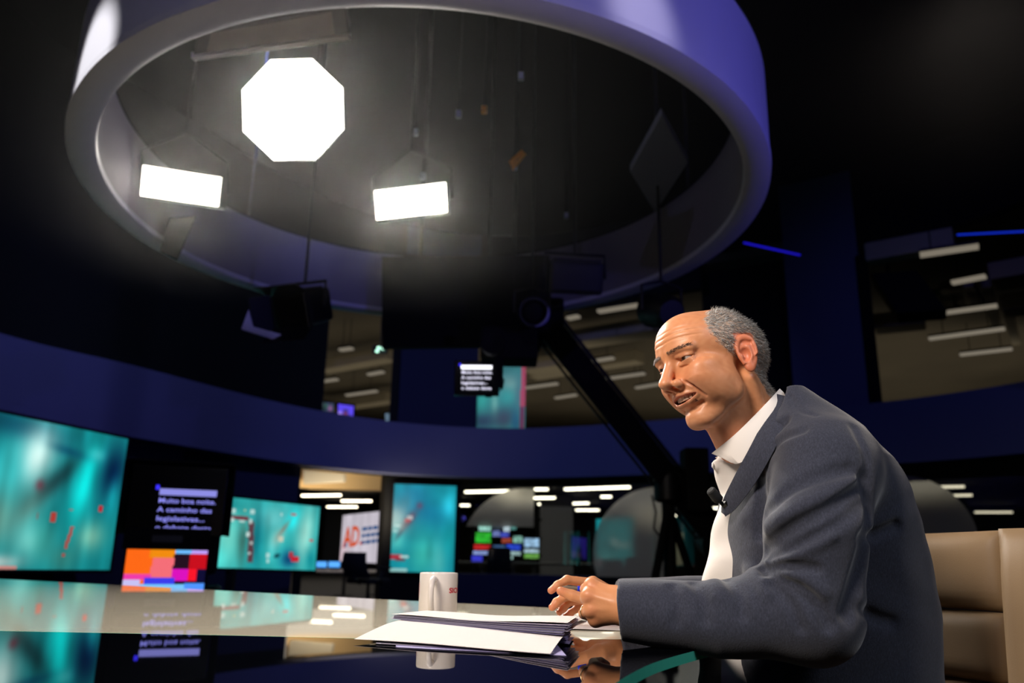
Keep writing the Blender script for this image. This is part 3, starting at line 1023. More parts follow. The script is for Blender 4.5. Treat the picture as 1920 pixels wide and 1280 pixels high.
def prompter_text(t, tl, xd, yd, w_, lh, m_, hl):
    """highlight bar and four script lines; tl = top-left corner of the text block"""
    n = xd.cross(yd)
    MB().box(tl + xd * (w_ * 0.52) - yd * (lh * 0.42) + n * 0.004, (w_ * 0.98, lh * 0.70, 0.002), (xd, yd, n)).build('highlight_bar', hl, t)
    MB().box(tl - xd * (w_ * 0.01) + yd * (lh * 0.05) + n * 0.005, (w_ * 0.06, lh * 0.5, 0.002), (xd, yd, n)).build('cursor', m_cursor, t)
    for k, (s, fx) in enumerate((('Muito boa noite.', 0.98), ('A caminho das', 0.93), ('legislativas...', 0.82), ('o debate desta', 0.95))):
        text_mesh('script_line', s, tl + xd * 0.01 - yd * (lh * (1.62 + 0.98 * k)) + n * 0.004, xd, yd, lh * 0.52, m_, t, fit=w_ * fx, bold=0.012)


HC = 6.1
c = athd(335, 945, HC)
t = thing('studio_camera', 'black studio camera with lit prompter and colour-block monitor at the left', 'camera', (c.x, c.y, 0))
xd = Vector((c.y, -c.x, 0)).normalized()
fr = Vector((-c.x, -c.y, 0)).normalized()
yd = Vector((0, 0, 1))
sc_ = 6.3 / FPX            # metres per pixel at the camera
# hood, prompter panel, text
pc = athd(333, 938, HC)
MB().box(pc - fr * 0.02, (150 * sc_, 112 * sc_, 0.03), (xd, yd, fr)).build('prompter_panel', m_panel_black, t, bevel=0.006)
hb_ = [pc - xd * 84 * sc_ + yd * 62 * sc_, pc + xd * 84 * sc_ + yd * 62 * sc_, pc + xd * 60 * sc_ + yd * 40 * sc_ - fr * 0.42, pc - xd * 60 * sc_ + yd * 40 * sc_ - fr * 0.42]
MB().prism(hb_, (0, 0, 0.015)).build('prompter_hood', m_black, t)
for sg in (-1, 1):
    MB().prism([pc + xd * (sg * 84 * sc_) + yd * 62 * sc_, pc + xd * (sg * 84 * sc_) - yd * 56 * sc_, pc + xd * (sg * 60 * sc_) - yd * 50 * sc_ - fr * 0.42, pc + xd * (sg * 60 * sc_) + yd * 40 * sc_ - fr * 0.42],
               xd * (sg * 0.012)).build('hood_side', m_black, t)
prompter_text(t, athd(297, 914, HC - 0.02), xd, yd, 90 * sc_, 14.6 * sc_, m_txt, emit_mat('prompter_highlight', (150, 150, 240), 0.9))
# camera body, lens, handle
cb = pc - fr * 0.62 - yd * 0.02
MB().box(cb, (0.24, 0.26, 0.46), (xd, yd, fr)).build('camera_body', m_dark, t, bevel=0.02)
MB().lathe([(0.075, 0.0), (0.085, 0.05), (0.085, 0.14), (0.095, 0.16), (0.095, 0.2), (0.07, 0.2), (0.001, 0.17)], cb + fr * 0.23, 24, (xd, yd, fr)).build('lens', m_lens, t, autosmooth=35)
MB().box(cb + yd * 0.2 - fr * 0.1, (0.2, 0.14, 0.2), (xd, yd, fr)).build('viewfinder', m_dark, t, bevel=0.012)
MB().box(athd(402, 1000, HC) - fr * 0.16, (0.10, 0.56, 0.2), (xd, yd, fr)).build('side_housing', m_black, t, bevel=0.05)
lab = athd(314, 1010, HC)
MB().box(lab - fr * 0.02, (130 * sc_, 34 * sc_, 0.1), (xd, yd, fr)).build('front_tray', m_black, t, bevel=0.008)
MB().box(lab + fr * 0.032, (46 * sc_, 11 * sc_, 0.004), (xd, yd, fr)).build('maker_plate', mat('faint_plate', (60, 60, 66), 0.5), t)
# colour-block monitor
img = paint(64, 40, (250, 1033, 371, 1100), (12, 8, 30), [], [
    (250, 1033, 322, 1092, .12, (255, 105, 20), 1), (285, 1033, 322, 1050, .1, (240, 140, 10), 1), (290, 1050, 322, 1080, .1, (245, 110, 120), 1), (322, 1033, 371, 1043, 0, (110, 190, 255), 1), (347, 1033, 371, 1043, 0, (190, 160, 250), 1),
    (322, 1043, 345, 1066, 0, (35, 12, 28), 1), (345, 1043, 371, 1067, 0, (200, 10, 25), 1), (320, 1066, 345, 1085, 0, (220, 15, 190), 1), (345, 1066, 358, 1085, 0, (250, 20, 40), 1), (250, 1075, 290, 1084, 0, (240, 60, 170), 1),
    (250, 1084, 274, 1100, 0, (200, 195, 245), 1), (280, 1080, 325, 1090, 0, (60, 60, 235), 1), (275, 1090, 340, 1100, 0, (120, 200, 255), 1), (340, 1088, 371, 1100, 0, (80, 150, 255), 1), (358, 1066, 371, 1086, 0, (10, 8, 50), 1)], 0.0)
mc = athd(311, 1066, HC)
wq, hq = 60.5 * sc_, 34 * sc_
MB().box(mc - fr * 0.03, (2 * wq + 0.03, 2 * hq + 0.03, 0.05), (xd, yd, fr)).build('monitor_case', m_black, t, bevel=0.006)
picture_panel('monitor_picture', quad_fn(mc - xd * wq + yd * hq, mc + xd * wq + yd * hq, mc + xd * wq - yd * hq, mc - xd * wq - yd * hq), img, screen_mat('display_1.00', 1.0), t)
# pedestal
pb = Vector((cb.x, cb.y, 0))
MB().lathe([(0.16, 0.26), (0.16, 0.30), (0.08, 0.34), (0.08, 0.62), (0.06, 0.64), (0.06, cb.z - 0.18), (0.11, cb.z - 0.16), (0.11, cb.z - 0.12)], pb, 24).build('pedestal_column', m_dark, t, autosmooth=35)
MB().lathe([(0.36, 0.60), (0.385, 0.615), (0.36, 0.63), (0.335, 0.615)], pb, 40, close=True).build('steering_ring', m_dark, t, smooth=True)
for k in range(3):
    a = 2 * PI * k / 3 + 0.4
    d = Vector((math.cos(a), math.sin(a), 0))
    MB().bar(pb + d * 0.05 + Vector((0, 0, 0.29)), pb + d * 0.5 + Vector((0, 0, 0.2)), 0.12, 0.1).build('base_leg', m_dark, t, bevel=0.02)
    MB().lathe([(0.02, -0.05), (0.09, -0.05), (0.09, 0.05), (0.02, 0.05)], pb + d * 0.5 + Vector((0, 0, 0.09)), 20, (d, Vector((0, 0, 1)), d.cross(Vector((0, 0, 1))))).build('wheel', m_black, t)
    MB().bar(pb + d * 0.34 + Vector((0, 0, 0.615)), pb + d * 0.06 + Vector((0, 0, 0.6)), 0.02).build('ring_spoke', m_dark, t)

# ------------------------------------------------------------------ crane (jib) with its own camera and prompter
HJ = 6.6
piv = athd(1252, 905, 6.9)
t = thing('camera_crane', 'black camera crane with a long diagonal boom and tripod behind the man', 'crane', (piv.x, piv.y, 0))
A, B = athd(1018, 600, 6.2), athd(1345, 1012, 7.2)
bd = (B - A).normalized()
sd = bd.cross(Vector((0, 1, 0.2))).normalized()
bx_ = sd.cross(bd)
MB().box((A + B) / 2, ((B - A).length, 0.20, 0.16), (bd, sd, bx_)).build('boom', m_black, t, bevel=0.015)
MB().box((A + B) / 2 + sd * 0.125, ((B - A).length * 0.96, 0.03, 0.03), (bd, sd, bx_)).build('tension_rod', m_dark, t)
MB().box((A + B) / 2 - sd * 0.13 + bx_ * 0.02, ((B - A).length * 0.9, 0.02, 0.03), (bd, sd, bx_)).build('cable_run', m_dark, t)
for k, sgn in enumerate((-1, 0, 1)):
    MB().lathe([(0.02, 0), (0.17, 0), (0.17, 0.055), (0.02, 0.055)], B + bx_ * (0.07 * sgn - 0.03), 28, (bd, sd, bx_)).build('counterweight', m_dark, t, autosmooth=30)
MB().lathe([(0.09, -0.16), (0.12, -0.14), (0.12, 0.1), (0.07, 0.14)], piv, 20).build('pivot_head', m_dark, t, autosmooth=30)
MB().tube([piv - Vector((0, 0, 0.1)), (piv.x, piv.y, 0.55)], 0.05, 14).build('column', m_black, t)
feet = [athd(1190, 1175, 6.3), athd(1254, 1190, 7.3), athd(1345, 1150, 7.5)]
for f in feet:
    MB().tube([piv - Vector((0, 0, 0.2)), Vector((f.x, f.y, 0.04))], 0.035, 10).build('tripod_leg', m_black, t)
    MB().lathe([(0.07, 0.0), (0.08, 0.02), (0.06, 0.07), (0.02, 0.08)], (f.x, f.y, 0.0), 16).build('foot', m_black, t)
    MB().tube([Vector((piv.x, piv.y, 0.6)), Vector((piv.x, piv.y, 0.2)).lerp(Vector((f.x, f.y, 0.2)), 0.6) + Vector((0, 0, 0.12))], 0.018, 8).build('spreader', m_dark, t)
MB().box(athd(1303, 900, 6.95), (0.2, 0.25, 0.52)).build('control_box', m_black, t, bevel=0.02)
MB().tube([athd(1222, 928, 6.8), athd(1230, 960, 6.8), athd(1226, 990, 6.8), athd(1240, 1010, 6.85)], 0.008, 6).build('cable_loop', m_black, t)
# remote head, camera, prompter at the boom tip
hc_ = athd(985, 640, 6.15)
MB().box(A, (0.32, 0.32, 0.30)).build('boom_tip', m_black, t, bevel=0.03)
MB().tube([A, athd(1000, 655, 6.1)], 0.05, 12).build('remote_head', m_black, t)
MB().box(athd(955, 650, 6.05), (0.44, 0.30, 0.26)).build('camera_body', m_black, t, bevel=0.02)
MB().lathe([(0.06, 0.0), (0.07, 0.1), (0.09, 0.12), (0.09, 0.2), (0.06, 0.2), (0.001, 0.17)], athd(925, 655, 5.85) + Vector((0, -0.02, 0)), 20,
           (Vector((1, 0, 0)), Vector((0, 0, 1)), Vector((0, -1, 0)))).build('lens', m_black, t, autosmooth=35)
pj = athd(894, 708, 5.9)
xd = Vector((pj.y, -pj.x, 0)).normalized()
xd = (xd + Vector((0, 0, 0.02))).normalized()
fr = Vector((-pj.x, -pj.y, -0.15)).normalized()
yd = fr.cross(xd).normalized()
if yd.z < 0:
    yd = -yd
sj = (pj - CAM).dot(FWD) / FPX
MB().box(pj - fr * 0.03, (84 * sj, 66 * sj, 0.05), (xd, yd, fr)).build('prompter_panel', m_panel_black, t, bevel=0.006)
MB().box(athd(935, 690, 5.95), (0.07, 0.1, 0.3)).build('prompter_arm', m_black, t, bevel=0.01)
MB().tube([athd(925, 690, 5.9), athd(945, 712, 5.9), athd(942, 728, 5.9), athd(928, 738, 5.9)], 0.006, 6).build('cable', m_black, t)
MB().box(athd(916, 740, 5.9), (0.05, 0.05, 0.03)).build('prompter_foot', m_black, t)
prompter_text(t, athd(863, 684, 5.88), xd, yd, 59 * sj, 10.2 * sj, m_txt_w, emit_mat('prompter_highlight_white', (245, 245, 255), 2.2))

# ------------------------------------------------------------------ opening beside the coastline screen
a, b = athd(566, 868, 15.0), athd(728, 886, 16.6)
d = (b - a).normalized()
tag(MB().prism([Vector((a.x, a.y, 2.855)), Vector((b.x, b.y, 2.855)), Vector((b.x, b.y, athd(728, 919, 16.6).z)), Vector((a.x, a.y, athd(566, 914, 15.0).z))], (0.1, 0.35, 0)).build('bulkhead', m_beige), 'warm beige bulkhead above the opening beside the banner', 'bulkhead')
q = [athd(x, y, 14.85) for x, y in ((568, 880), (645, 888), (645, 903), (568, 907))]
tag(MB().prism(q, (0.02, 0.1, 0)).build('ceiling_unit', m_white_box, bevel=0.01), 'pale box unit mounted on the beige bulkhead', 'air unit')
area_light('bulkhead_fill_light', (-2.6, 14.1, 1.5), (-3.1, 15.6, 2.25), (2.0, 0.4), 30, (1.0, 0.86, 0.62))  # unseen light from below, added to brighten the beige bulkhead

# banner wall
yb = 18.0
tl, tr, br, bl = aty(643, 966, yb - 0.6), aty(722, 957, yb), aty(717, 1056, yb), aty(639, 1052, yb - 0.6)
tr, br = aty(722, 957, yb), aty(718, 1056, yb)
bl = Vector((tl.x, tl.y, bl.z))
br = Vector((tr.x, tr.y, br.z))
t = thing('party_banner', 'white lit banner with orange letters and blue lines in the opening', 'banner', (tl + tr + br + bl) / 4)
img = paint(40, 30, (0, 0, 40, 30), (222, 214, 226), [(2, 26, 6, 8, 0, (240, 205, 215), .7)], [], .12, 3, (80, 3))
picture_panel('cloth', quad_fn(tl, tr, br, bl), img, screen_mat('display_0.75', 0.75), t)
xd = (tr - tl).normalized()
yd = Vector((0, 0, 1))
nb_ = xd.cross(yd)
nb_ = nb_ if nb_.y < 0 else -nb_
MB().prism([tl - nb_ * 0.02, tr - nb_ * 0.02, br - nb_ * 0.02, bl - nb_ * 0.02], -nb_ * 0.03).build('backing', m_dark, t)
for q in (bl.lerp(br, 0.12), bl.lerp(br, 0.88)):
    stand_on(t, q - nb_ * 0.0, 0.021)
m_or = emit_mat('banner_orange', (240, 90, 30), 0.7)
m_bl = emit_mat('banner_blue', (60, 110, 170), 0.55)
W_ = (tr - tl).length
Hh = (tl.z - bl.z)
o0 = bl + nb_ * 0.01
text_mesh('letters', 'AD', o0 + xd * (W_ * 0.05) + yd * (Hh * 0.30), xd, yd, Hh * 0.42, m_or, t, fit=W_ * 0.36, bold=0.03)
MB().box(o0 + xd * (W_ * 0.46) + yd * (Hh * 0.33), (W_ * 0.07, 0.004, Hh * 0.06), (xd, nb_, yd)).build('dot', m_or, t)
MB().prism([o0 + xd * (W_ * 0.06) + yd * (Hh * 0.3) + nb_ * 0.004, o0 + xd * (W_ * 0.13) + yd * (Hh * 0.3) + nb_ * 0.004, o0 + xd * (W_ * 0.12) + yd * (Hh * 0.42) + nb_ * 0.004], nb_ * 0.003).build('blue_mark', m_bl, t)
r_ = np.random.default_rng(4)
for row in range(3):
    x_ = 0.47
    for k in range(4):
        w1_ = 0.07 + 0.05 * r_.random()
        MB().box(o0 + xd * (W_ * (x_ + w1_ / 2)) + yd * (Hh * (0.64 - 0.15 * row)), (W_ * w1_, 0.004, Hh * 0.085), (xd, nb_, yd)).build('blue_word', m_bl, t)
        x_ += w1_ + 0.02
        if x_ > (0.80, 0.93, 0.85)[row]:
            break
# grey wall panel and column in the opening
p = aty(642, 1000, 34.0)
tag(MB().box((p.x, 34.0, 1.3), (1.5, 0.1, 2.56)).build('wall_board', mat('slate_board', (44, 47, 58), 0.8)), 'dark slate board standing behind the banner', 'board')
p0 = aty(1043, 1000, 27.5)
tag(MB().box((p0.x, 27.5, 1.43), (1.05, 0.9, 2.82)).build('concrete_column', mat('concrete_grey', (88, 88, 92), 0.85, vary=(2, .15))), 'grey concrete column behind the partition, right of the monitor wall', 'column')

# desk with monitors in the opening
dz = 0.56
a, b = aty(590, 1070, 15.6), aty(735, 1075, 15.4)
t = thing('office_desk', 'pale office desk standing in the opening behind the black chair', 'desk', (a.x, 15.6, 0))
MB().box(((a.x + b.x) / 2 - 0.3, 15.7, dz), (2.2, 0.8, 0.04)).build('table_top', mat('pale_laminate', (150, 146, 140), 0.5), t, bevel=0.006)
for x in ((a.x + b.x) / 2 - 1.3, (a.x + b.x) / 2 + 0.7):
    MB().box((x, 15.7, dz / 2 - 0.01), (0.06, 0.7, dz - 0.02)).build('side_panel', mat('warm_laminate', (120, 108, 92), 0.6), t)
m_bluescr = emit_mat('blue_desk_screen', (90, 170, 255), 1.2)
for k, (x0, x1, lab) in enumerate(((592, 612, 'small blue desk screen nearest the coastline screen'), (616, 637, 'small blue desk screen nearest the party banner'))):
    p, q = aty(x0, 1062, 15.5), aty(x1, 1062, 15.5)
    t = thing('desk_screen', lab, 'monitor', (p + q) / 2, 'blue screens on the office desk')
    MB().box((p + q) / 2 + Vector((0, 0, 0.04)), ((q - p).length, 0.02, 0.1)).build('lit_panel', m_bluescr, t)
    MB().box((p + q) / 2 + Vector((0, 0.03, 0.04)), ((q - p).length + 0.03, 0.03, 0.12)).build('case', m_black, t)
    MB().box(((p + q) / 2).to_2d().to_3d() + Vector((0, 0.06, dz + 0.026)), (0.16, 0.12, 0.01)).build('foot', m_black, t)
    MB().box(((p + q) / 2).to_2d().to_3d() + Vector((0, 0.06, dz + 0.07)), (0.03, 0.02, 0.1)).build('neck', m_black, t)

m_chair_blk = mat('black_mesh_fabric', (14, 14, 16), 0.9, bump=(400, .3))


def task_chair(label, base, rz, backh=1.02):
    t_ = thing('task_chair', label, 'chair', (base[0], base[1], 0), 'black office chairs')
    R_ = Matrix.Rotation(rz, 3, 'Z')
    o_ = Vector((base[0], base[1], 0))
    w = lambda x, y, z: o_ + R_ @ Vector((x, y, z))
    ax = (R_ @ Vector((1, 0, 0)), R_ @ Vector((0, 1, 0)), Vector((0, 0, 1)))
    MB().box(w(0, 0, 0.47), (0.5, 0.48, 0.08), ax).build('seat', m_chair_blk, t_, bevel=0.03)
    pts = []
    mb = MB()
    n = 8
    vs_, fs = [], []
    for i in range(n + 1):
        z = 0.52 + (backh - 0.52) * i / n
        y = 0.24 + 0.05 * math.sin(PI * i / n) + 0.10 * i / n
        for k in range(7):
            x = -0.24 + 0.08 * k
            vs_.append(w(x * (1 - 0.12 * (i / n) ** 2), y - 0.05 * (1 - (x / 0.24) ** 2) * -1, z))
    for i in range(n):
        for k in range(6):
            fs.append((i * 7 + k, i * 7 + k + 1, (i + 1) * 7 + k + 1, (i + 1) * 7 + k))
    m2 = len(vs_)
    off = R_ @ Vector((0, 0.035, 0))
    vs_ += [p_ + off for p_ in vs_]
    fs += [tuple(q_ + m2 for q_ in f_[::-1]) for f_ in fs]
    rim = [k for k in range(7)] + [i * 7 + 6 for i in range(1, n + 1)] + [n * 7 + k for k in range(5, -1, -1)] + [i * 7 for i in range(n - 1, 0, -1)]
    for i in range(len(rim)):
        p_, q_ = rim[i], rim[(i + 1) % len(rim)]
        fs.append((p_, p_ + m2, q_ + m2, q_))
    MB().add(vs_, fs).build('backrest', m_chair_blk, t_, autosmooth=50)
    MB().tube([w(0, 0.2, 0.44), w(0, 0.34, 0.5), w(0, 0.36, 0.75)], 0.03, 8).build('back_bar', m_dark, t_)
    MB().lathe([(0.035, 0.1), (0.035, 0.25), (0.025, 0.26), (0.025, 0.44)], o_, 14).build('gas_column', m_dark, t_)
    for sg in (-1, 1):
        MB().tube([w(sg * 0.25, 0.1, 0.46), w(sg * 0.31, 0.08, 0.5), w(sg * 0.31, 0.05, 0.66)], 0.018, 8).build('arm_post', m_dark, t_)
        MB().box(w(sg * 0.31, 0.0, 0.675), (0.08, 0.26, 0.03), ax).build('armrest', m_chair_blk, t_, bevel=0.012)
    for k in range(5):
        a_ = rz + 2 * PI * k / 5
        d_ = Vector((math.cos(a_), math.sin(a_), 0))
        MB().bar(o_ + Vector((0, 0, 0.12)), o_ + d_ * 0.31 + Vector((0, 0, 0.075)), 0.045, 0.03).build('base_leg', m_dark, t_)
        MB().lathe([(0.01, -0.02), (0.03, -0.02), (0.03, 0.02), (0.01, 0.02)], o_ + d_ * 0.31 + Vector((0, 0, 0.032)), 10, (d_, Vector((0, 0, 1)), d_.cross(Vector((0, 0, 1))))).build('caster', m_black, t_)
    return t_


p = athd(690, 1100, 13.2)
task_chair('black office chair with a high back standing in the opening left of the mug', (p.x, p.y), math.radians(150), 0.90)
p = aty(933, 1060, 16.3)
task_chair('dark office chair in front of the monitor wall behind the partition', (p.x, 16.3), math.radians(185), 1.04)
p = aty(1196, 1070, 15.9)
task_chair('dark office chair behind the partition beside the crane tripod', (p.x, 15.9), math.radians(170), 0.9)
p = aty(1142, 1070, 16.75)
task_chair('dark office chair below the frosted arc with the teal glow', (p.x, 16.75), math.radians(185), 0.86)

# long newsroom desk behind the partition
t = thing('newsroom_desk', 'long dark desk under the monitor wall behind the partition', 'desk', (0.4, 19.2, 0))
MB().box((0.6, 19.3, 0.72), (6.4, 0.9, 0.05)).build('table_top', mat('dark_laminate', (52, 52, 54), 0.5), t, bevel=0.006)
for x in (-2.4, 0.6, 3.6):
    MB().box((x, 19.3, 0.35), (0.06, 0.8, 0.7)).build('side_panel', mat('dark_laminate', (52, 52, 54), 0.5), t)

# monitor wall
ym = 20.0
r_ = np.random.default_rng(11)
tiles = [(897, 983, 921, 996, (170, 225, 205), 'pale green tile top left'), (921, 983, 943, 992, (60, 70, 80), 'dim grey tile at the top'), (944, 982, 956, 997, (210, 225, 230), 'white tile at the top'), (957, 985, 968, 993, (90, 150, 140), 'grey-green tile at the top right'),
         (891, 997, 921, 1018, (50, 190, 50), 'bright green tile'), (923, 994, 938, 1006, (120, 130, 190), 'lavender tile'), (938, 997, 955, 1007, (70, 80, 190), 'small blue tile'), (940, 1008, 960, 1018, (170, 70, 50), 'brown-red tile'), (962, 1004, 980, 1018, (140, 190, 170), 'pale striped tile'),
         (888, 1020, 920, 1030, (220, 40, 40), 'red tile'), (886, 1032, 921, 1040, (150, 165, 220), 'pale blue band tile'), (884, 1041, 905, 1054, (60, 60, 210), 'deep blue tile at the lower left'), (924, 1021, 948, 1040, (70, 105, 150), 'slate blue tile'), (949, 1020, 977, 1032, (45, 75, 210), 'bright blue tile'),
         (949, 1033, 977, 1041, (170, 195, 190), 'grey-white tile'), (950, 1042, 962, 1048, (190, 225, 215), 'small mint tile'), (982, 1008, 1011, 1026, (170, 205, 235), 'sky-blue tile'), (982, 1029, 1011, 1036, (190, 215, 225), 'thin pale tile'), (982, 1037, 1011, 1047, (120, 180, 80), 'grass-green tile')]
for k, (x0, y0, x1, y1, colr, desc) in enumerate(tiles):
    p, q = aty(x0, y0, ym), aty(x1, y1, ym)
    cx, cz, w_, h_ = (p.x + q.x) / 2, (p.z + q.z) / 2, abs(q.x - p.x), abs(p.z - q.z)
    g = 0.55 + 0.9 * r_.random((5, 8))
    im = np.array(lin(colr))[None, None, :] * g[:, :, None]
    t = thing('wall_monitor', desc + ' of the newsroom monitor wall', 'monitor', (cx, ym, cz), 'monitors of the newsroom wall')
    MB().box((cx, ym + 0.03, cz), (w_ * 0.99, 0.05, h_ * 0.99)).build('case', m_black, t)
    x0_, x1_, z0_, z1_ = cx - w_ * .47, cx + w_ * .47, cz - h_ * .46, cz + h_ * .46
    picture_panel('picture', quad_fn(Vector((x0_, ym, z1_)), Vector((x1_, ym, z1_)), Vector((x1_, ym, z0_)), Vector((x0_, ym, z0_))), im, screen_mat('display_1.00', 1.0), t)
t = thing('monitor_rack', 'black rack carrying the newsroom monitor wall', 'rack', (aty(945, 1020, ym).x, ym + 0.1, 0))
p, q = aty(880, 985, ym), aty(1016, 1050, ym)
for x in (p.x + 0.1, (p.x + q.x) / 2, q.x - 0.1):
    MB().box((x, ym + 0.11, 1.0), (0.06, 0.06, 2.0)).build('post', m_black, t)
for z in (0.9, 1.3, 1.75):
    MB().box(((p.x + q.x) / 2, ym + 0.08, z), (q.x - p.x, 0.04, 0.05)).build('rail', m_black, t)


# screens with a seated figure picture (purple)
def purple_screen(label, x0, y0, x1, y1, hd, s=1.0, zf=3.16):
    im = paint(24, 18, (0, 0, 24, 18), (85, 60, 235), [(3, 15, 4, 3, 0, (200, 170, 230), .8), (12, 11, 3.5, 3.5, 0, (20, 8, 30), .95), (12, 15.5, 3.2, 2.5, 0, (190, 30, 40), .95), (13, 17, 7, 2, 0, (15, 8, 25), .7)], [], 0.05)
    t_ = display('presenter_screen', label, athd(x0, y0, hd), athd(x1, y0 + 4, hd), athd(x1 - 1, y1 + 3, hd), athd(x0, y1, hd), im, 'purple screens', 0.04, 0.06, strength=s)
    stand_on(t_, athd((x0 + x1) / 2, y1, hd), zf)


purple_screen('purple screen above the blue band in the upper left opening', 634, 757, 663, 777, 16.0, 0.95)
purple_screen('dim purple screen behind the partition, left of the frosted teal arc', 1072, 1005, 1100, 1046, 18.5, 0.13, 0.021)
im = paint(20, 14, (0, 0, 20, 14), (40, 60, 60), [(3, 4, 3, 3, 0, (140, 140, 160), .8), (9, 6, 3, 3, 0, (40, 110, 60), .9), (15, 9, 3, 5, 0, (200, 110, 170), .9)], [], .3)
t_ = display('presenter_screen', 'small multicoloured screen at the far left of the upper left opening', athd(600, 753, 16.0), athd(626, 756, 16.0), athd(625, 772, 16.0), athd(600, 770, 16.0), im, None, 0.03, 0.05, strength=0.6)
stand_on(t_, athd(613, 771, 16.0), 3.16)
im = paint(8, 12, (0, 0, 8, 12), (120, 150, 165), [], [], .1)
t_ = display('presenter_screen', 'small pale screen at the right side of the upper left opening', athd(722, 775, 16.0), athd(733, 775, 16.0), athd(732, 792, 16.0), athd(723, 792, 16.0), im, None, 0.02, 0.05, strength=0.5)
stand_on(t_, athd(728, 792, 16.0), 3.16)
t = thing('exit_sign', 'small green-white glowing sign high in the upper left opening', 'sign', athd(714, 655, 15.6))
m_gr = emit_mat('exit_green', (190, 255, 225), 2.2)
for px, py in ((710, 652), (718, 653), (707, 658)):
    MB().lathe([(0.001, -0.03), (0.03, -0.02), (0.035, 0.0), (0.03, 0.02), (0.001, 0.03)], athd(px, py, 15.6), 12).build('lamp', m_gr, t)
MB().box(athd(713, 655, 15.7), (0.3, 0.04, 0.16)).build('plate', m_dark, t)
MB().bar(athd(713, 650, 15.7), Vector((athd(713, 650, 15.7).x, athd(713, 650, 15.7).y, 6.05)), 0.02).build('hanger', m_dark, t)
# purple glow panel behind the tripod
q = [aty(x, y, 19.0) for x, y in ((1296, 932), (1326, 932), (1330, 952), (1304, 953))]
tag(MB().prism(q, (0, 0.05, 0)).build('wall_graphic', emit_mat('violet_graphic', (70, 55, 170), 0.35)), 'violet wall graphic behind the crane tripod beside the lapel', 'graphic')
q = [aty(x, y, 18.5) for x, y in ((1266, 1000), (1282, 998), (1282, 1058), (1268, 1060))]
tag(MB().prism(q, (0, 0.1, 0)).build('wall_strip', mat('warm_partition', (200, 180, 140), 0.7)), 'narrow cream partition seen between the tripod legs', 'partition')

# ------------------------------------------------------------------ news desk
ZD = 0.75
m_dglass = mat('black_back_painted_glass', (5, 6, 10), 0.015, spec=0.62, coat=0.0)
m_beigeglass = mat('beige_back_painted_glass', (214, 204, 182), 0.02, spec=0.62)
m_edge = mat('green_glass_edge', (80, 205, 175), 0.12, spec=0.6)
m_deskbody = mat('desk_body_lacquer', (16, 18, 34), 0.3)

# outline of the top (counter-clockwise seen from above), metres
near = catmull([(0.02, 0.62), (0.07, 0.80), (0.121, 0.954), (0.19, 1.125), (0.269, 1.265), (0.36, 1.405)], 6)
far = [(0.44, 1.60), (0.45, 1.80), (0.40, 2.02), (0.28, 2.19), (0.114, 2.285), (-0.486, 2.615), (-1.1, 3.0), (-2.21, 3.64), (-3.3, 4.15)]
left = [(-3.8, 3.9), (-3.75, 3.0), (-3.2, 1.6)]
closing = [(-2.4, 0.7), (-1.2, 0.35), (-0.3, 0.36), (-0.08, 0.46)]
# the seam between the black and the beige field
seam = [(0.36, 1.475), (0.194, 1.447), (-0.216, 1.385), (-0.484, 1.398), (-0.836, 1.405), (-2.0, 1.50), (-3.2, 1.60)]
black_poly = [tuple(p) for p in near] + seam + closing
beige_poly = [(0.36, 1.477)] + far + left[:2] + [(-3.2, 1.602)] + [(x, y + 0.002) for x, y in seam[::-1][1:-1]]
desk = thing('news_desk', 'long news desk with a black and beige mirror-like glass top', 'desk', (-1.2, 2.0, 0))


def slab(poly, z0, z1, name, m_top, m_side, parent):
    base = parent.location
    n = len(poly)
    vs_ = [(x - base.x, y - base.y, z1 - base.z) for x, y in poly] + [(x - base.x, y - base.y, z0 - base.z) for x, y in poly]
    fs = [tuple(range(n)), tuple(range(2 * n - 1, n - 1, -1))] + [(i, i + n, (i + 1) % n + n, (i + 1) % n) for i in range(n)]
    me = bpy.data.meshes.new(name)
    me.from_pydata(vs_, [], fs)
    me.materials.append(m_top)
    me.materials.append(m_side)
    for p in me.polygons[2:]:
        p.material_index = 1
    o = bpy.data.objects.new(name, me)
    return put(o, parent)


o = slab(black_poly, ZD - 0.014, ZD, 'black_glass_top', m_dglass, m_edge, desk)
o['label'] = 'black mirror glass with a green edge'
o = slab(beige_poly, ZD - 0.014, ZD, 'beige_glass_top', m_beigeglass, m_edge, desk)
o['label'] = 'pale beige glass field'
# carcass, plinth and front panel, set back under the glass
body = [(-0.02, 0.95), (0.06, 1.2), (0.15, 1.5), (0.2, 1.8), (0.05, 2.1), (-0.5, 2.42), (-1.1, 2.8), (-2.2, 3.42), (-3.2, 3.9), (-3.5, 3.2), (-3.0, 1.75), (-2.2, 1.0), (-1.1, 0.75), (-0.3, 0.72)]
MB().prism([(x, y, 0.66) for x, y in body], (0, 0, ZD - 0.0145 - 0.66)).build('carcass', m_deskbody, desk)
inner = [(-0.55, 1.1), (-0.35, 1.5), (-0.4, 1.9), (-1.1, 2.45), (-2.3, 3.15), (-3.0, 3.3), (-2.7, 1.9), (-1.9, 1.2), (-1.1, 0.95)]
MB().prism([(x, y, 0.0) for x, y in inner], (0, 0, 0.66)).build('plinth', m_deskbody, desk)

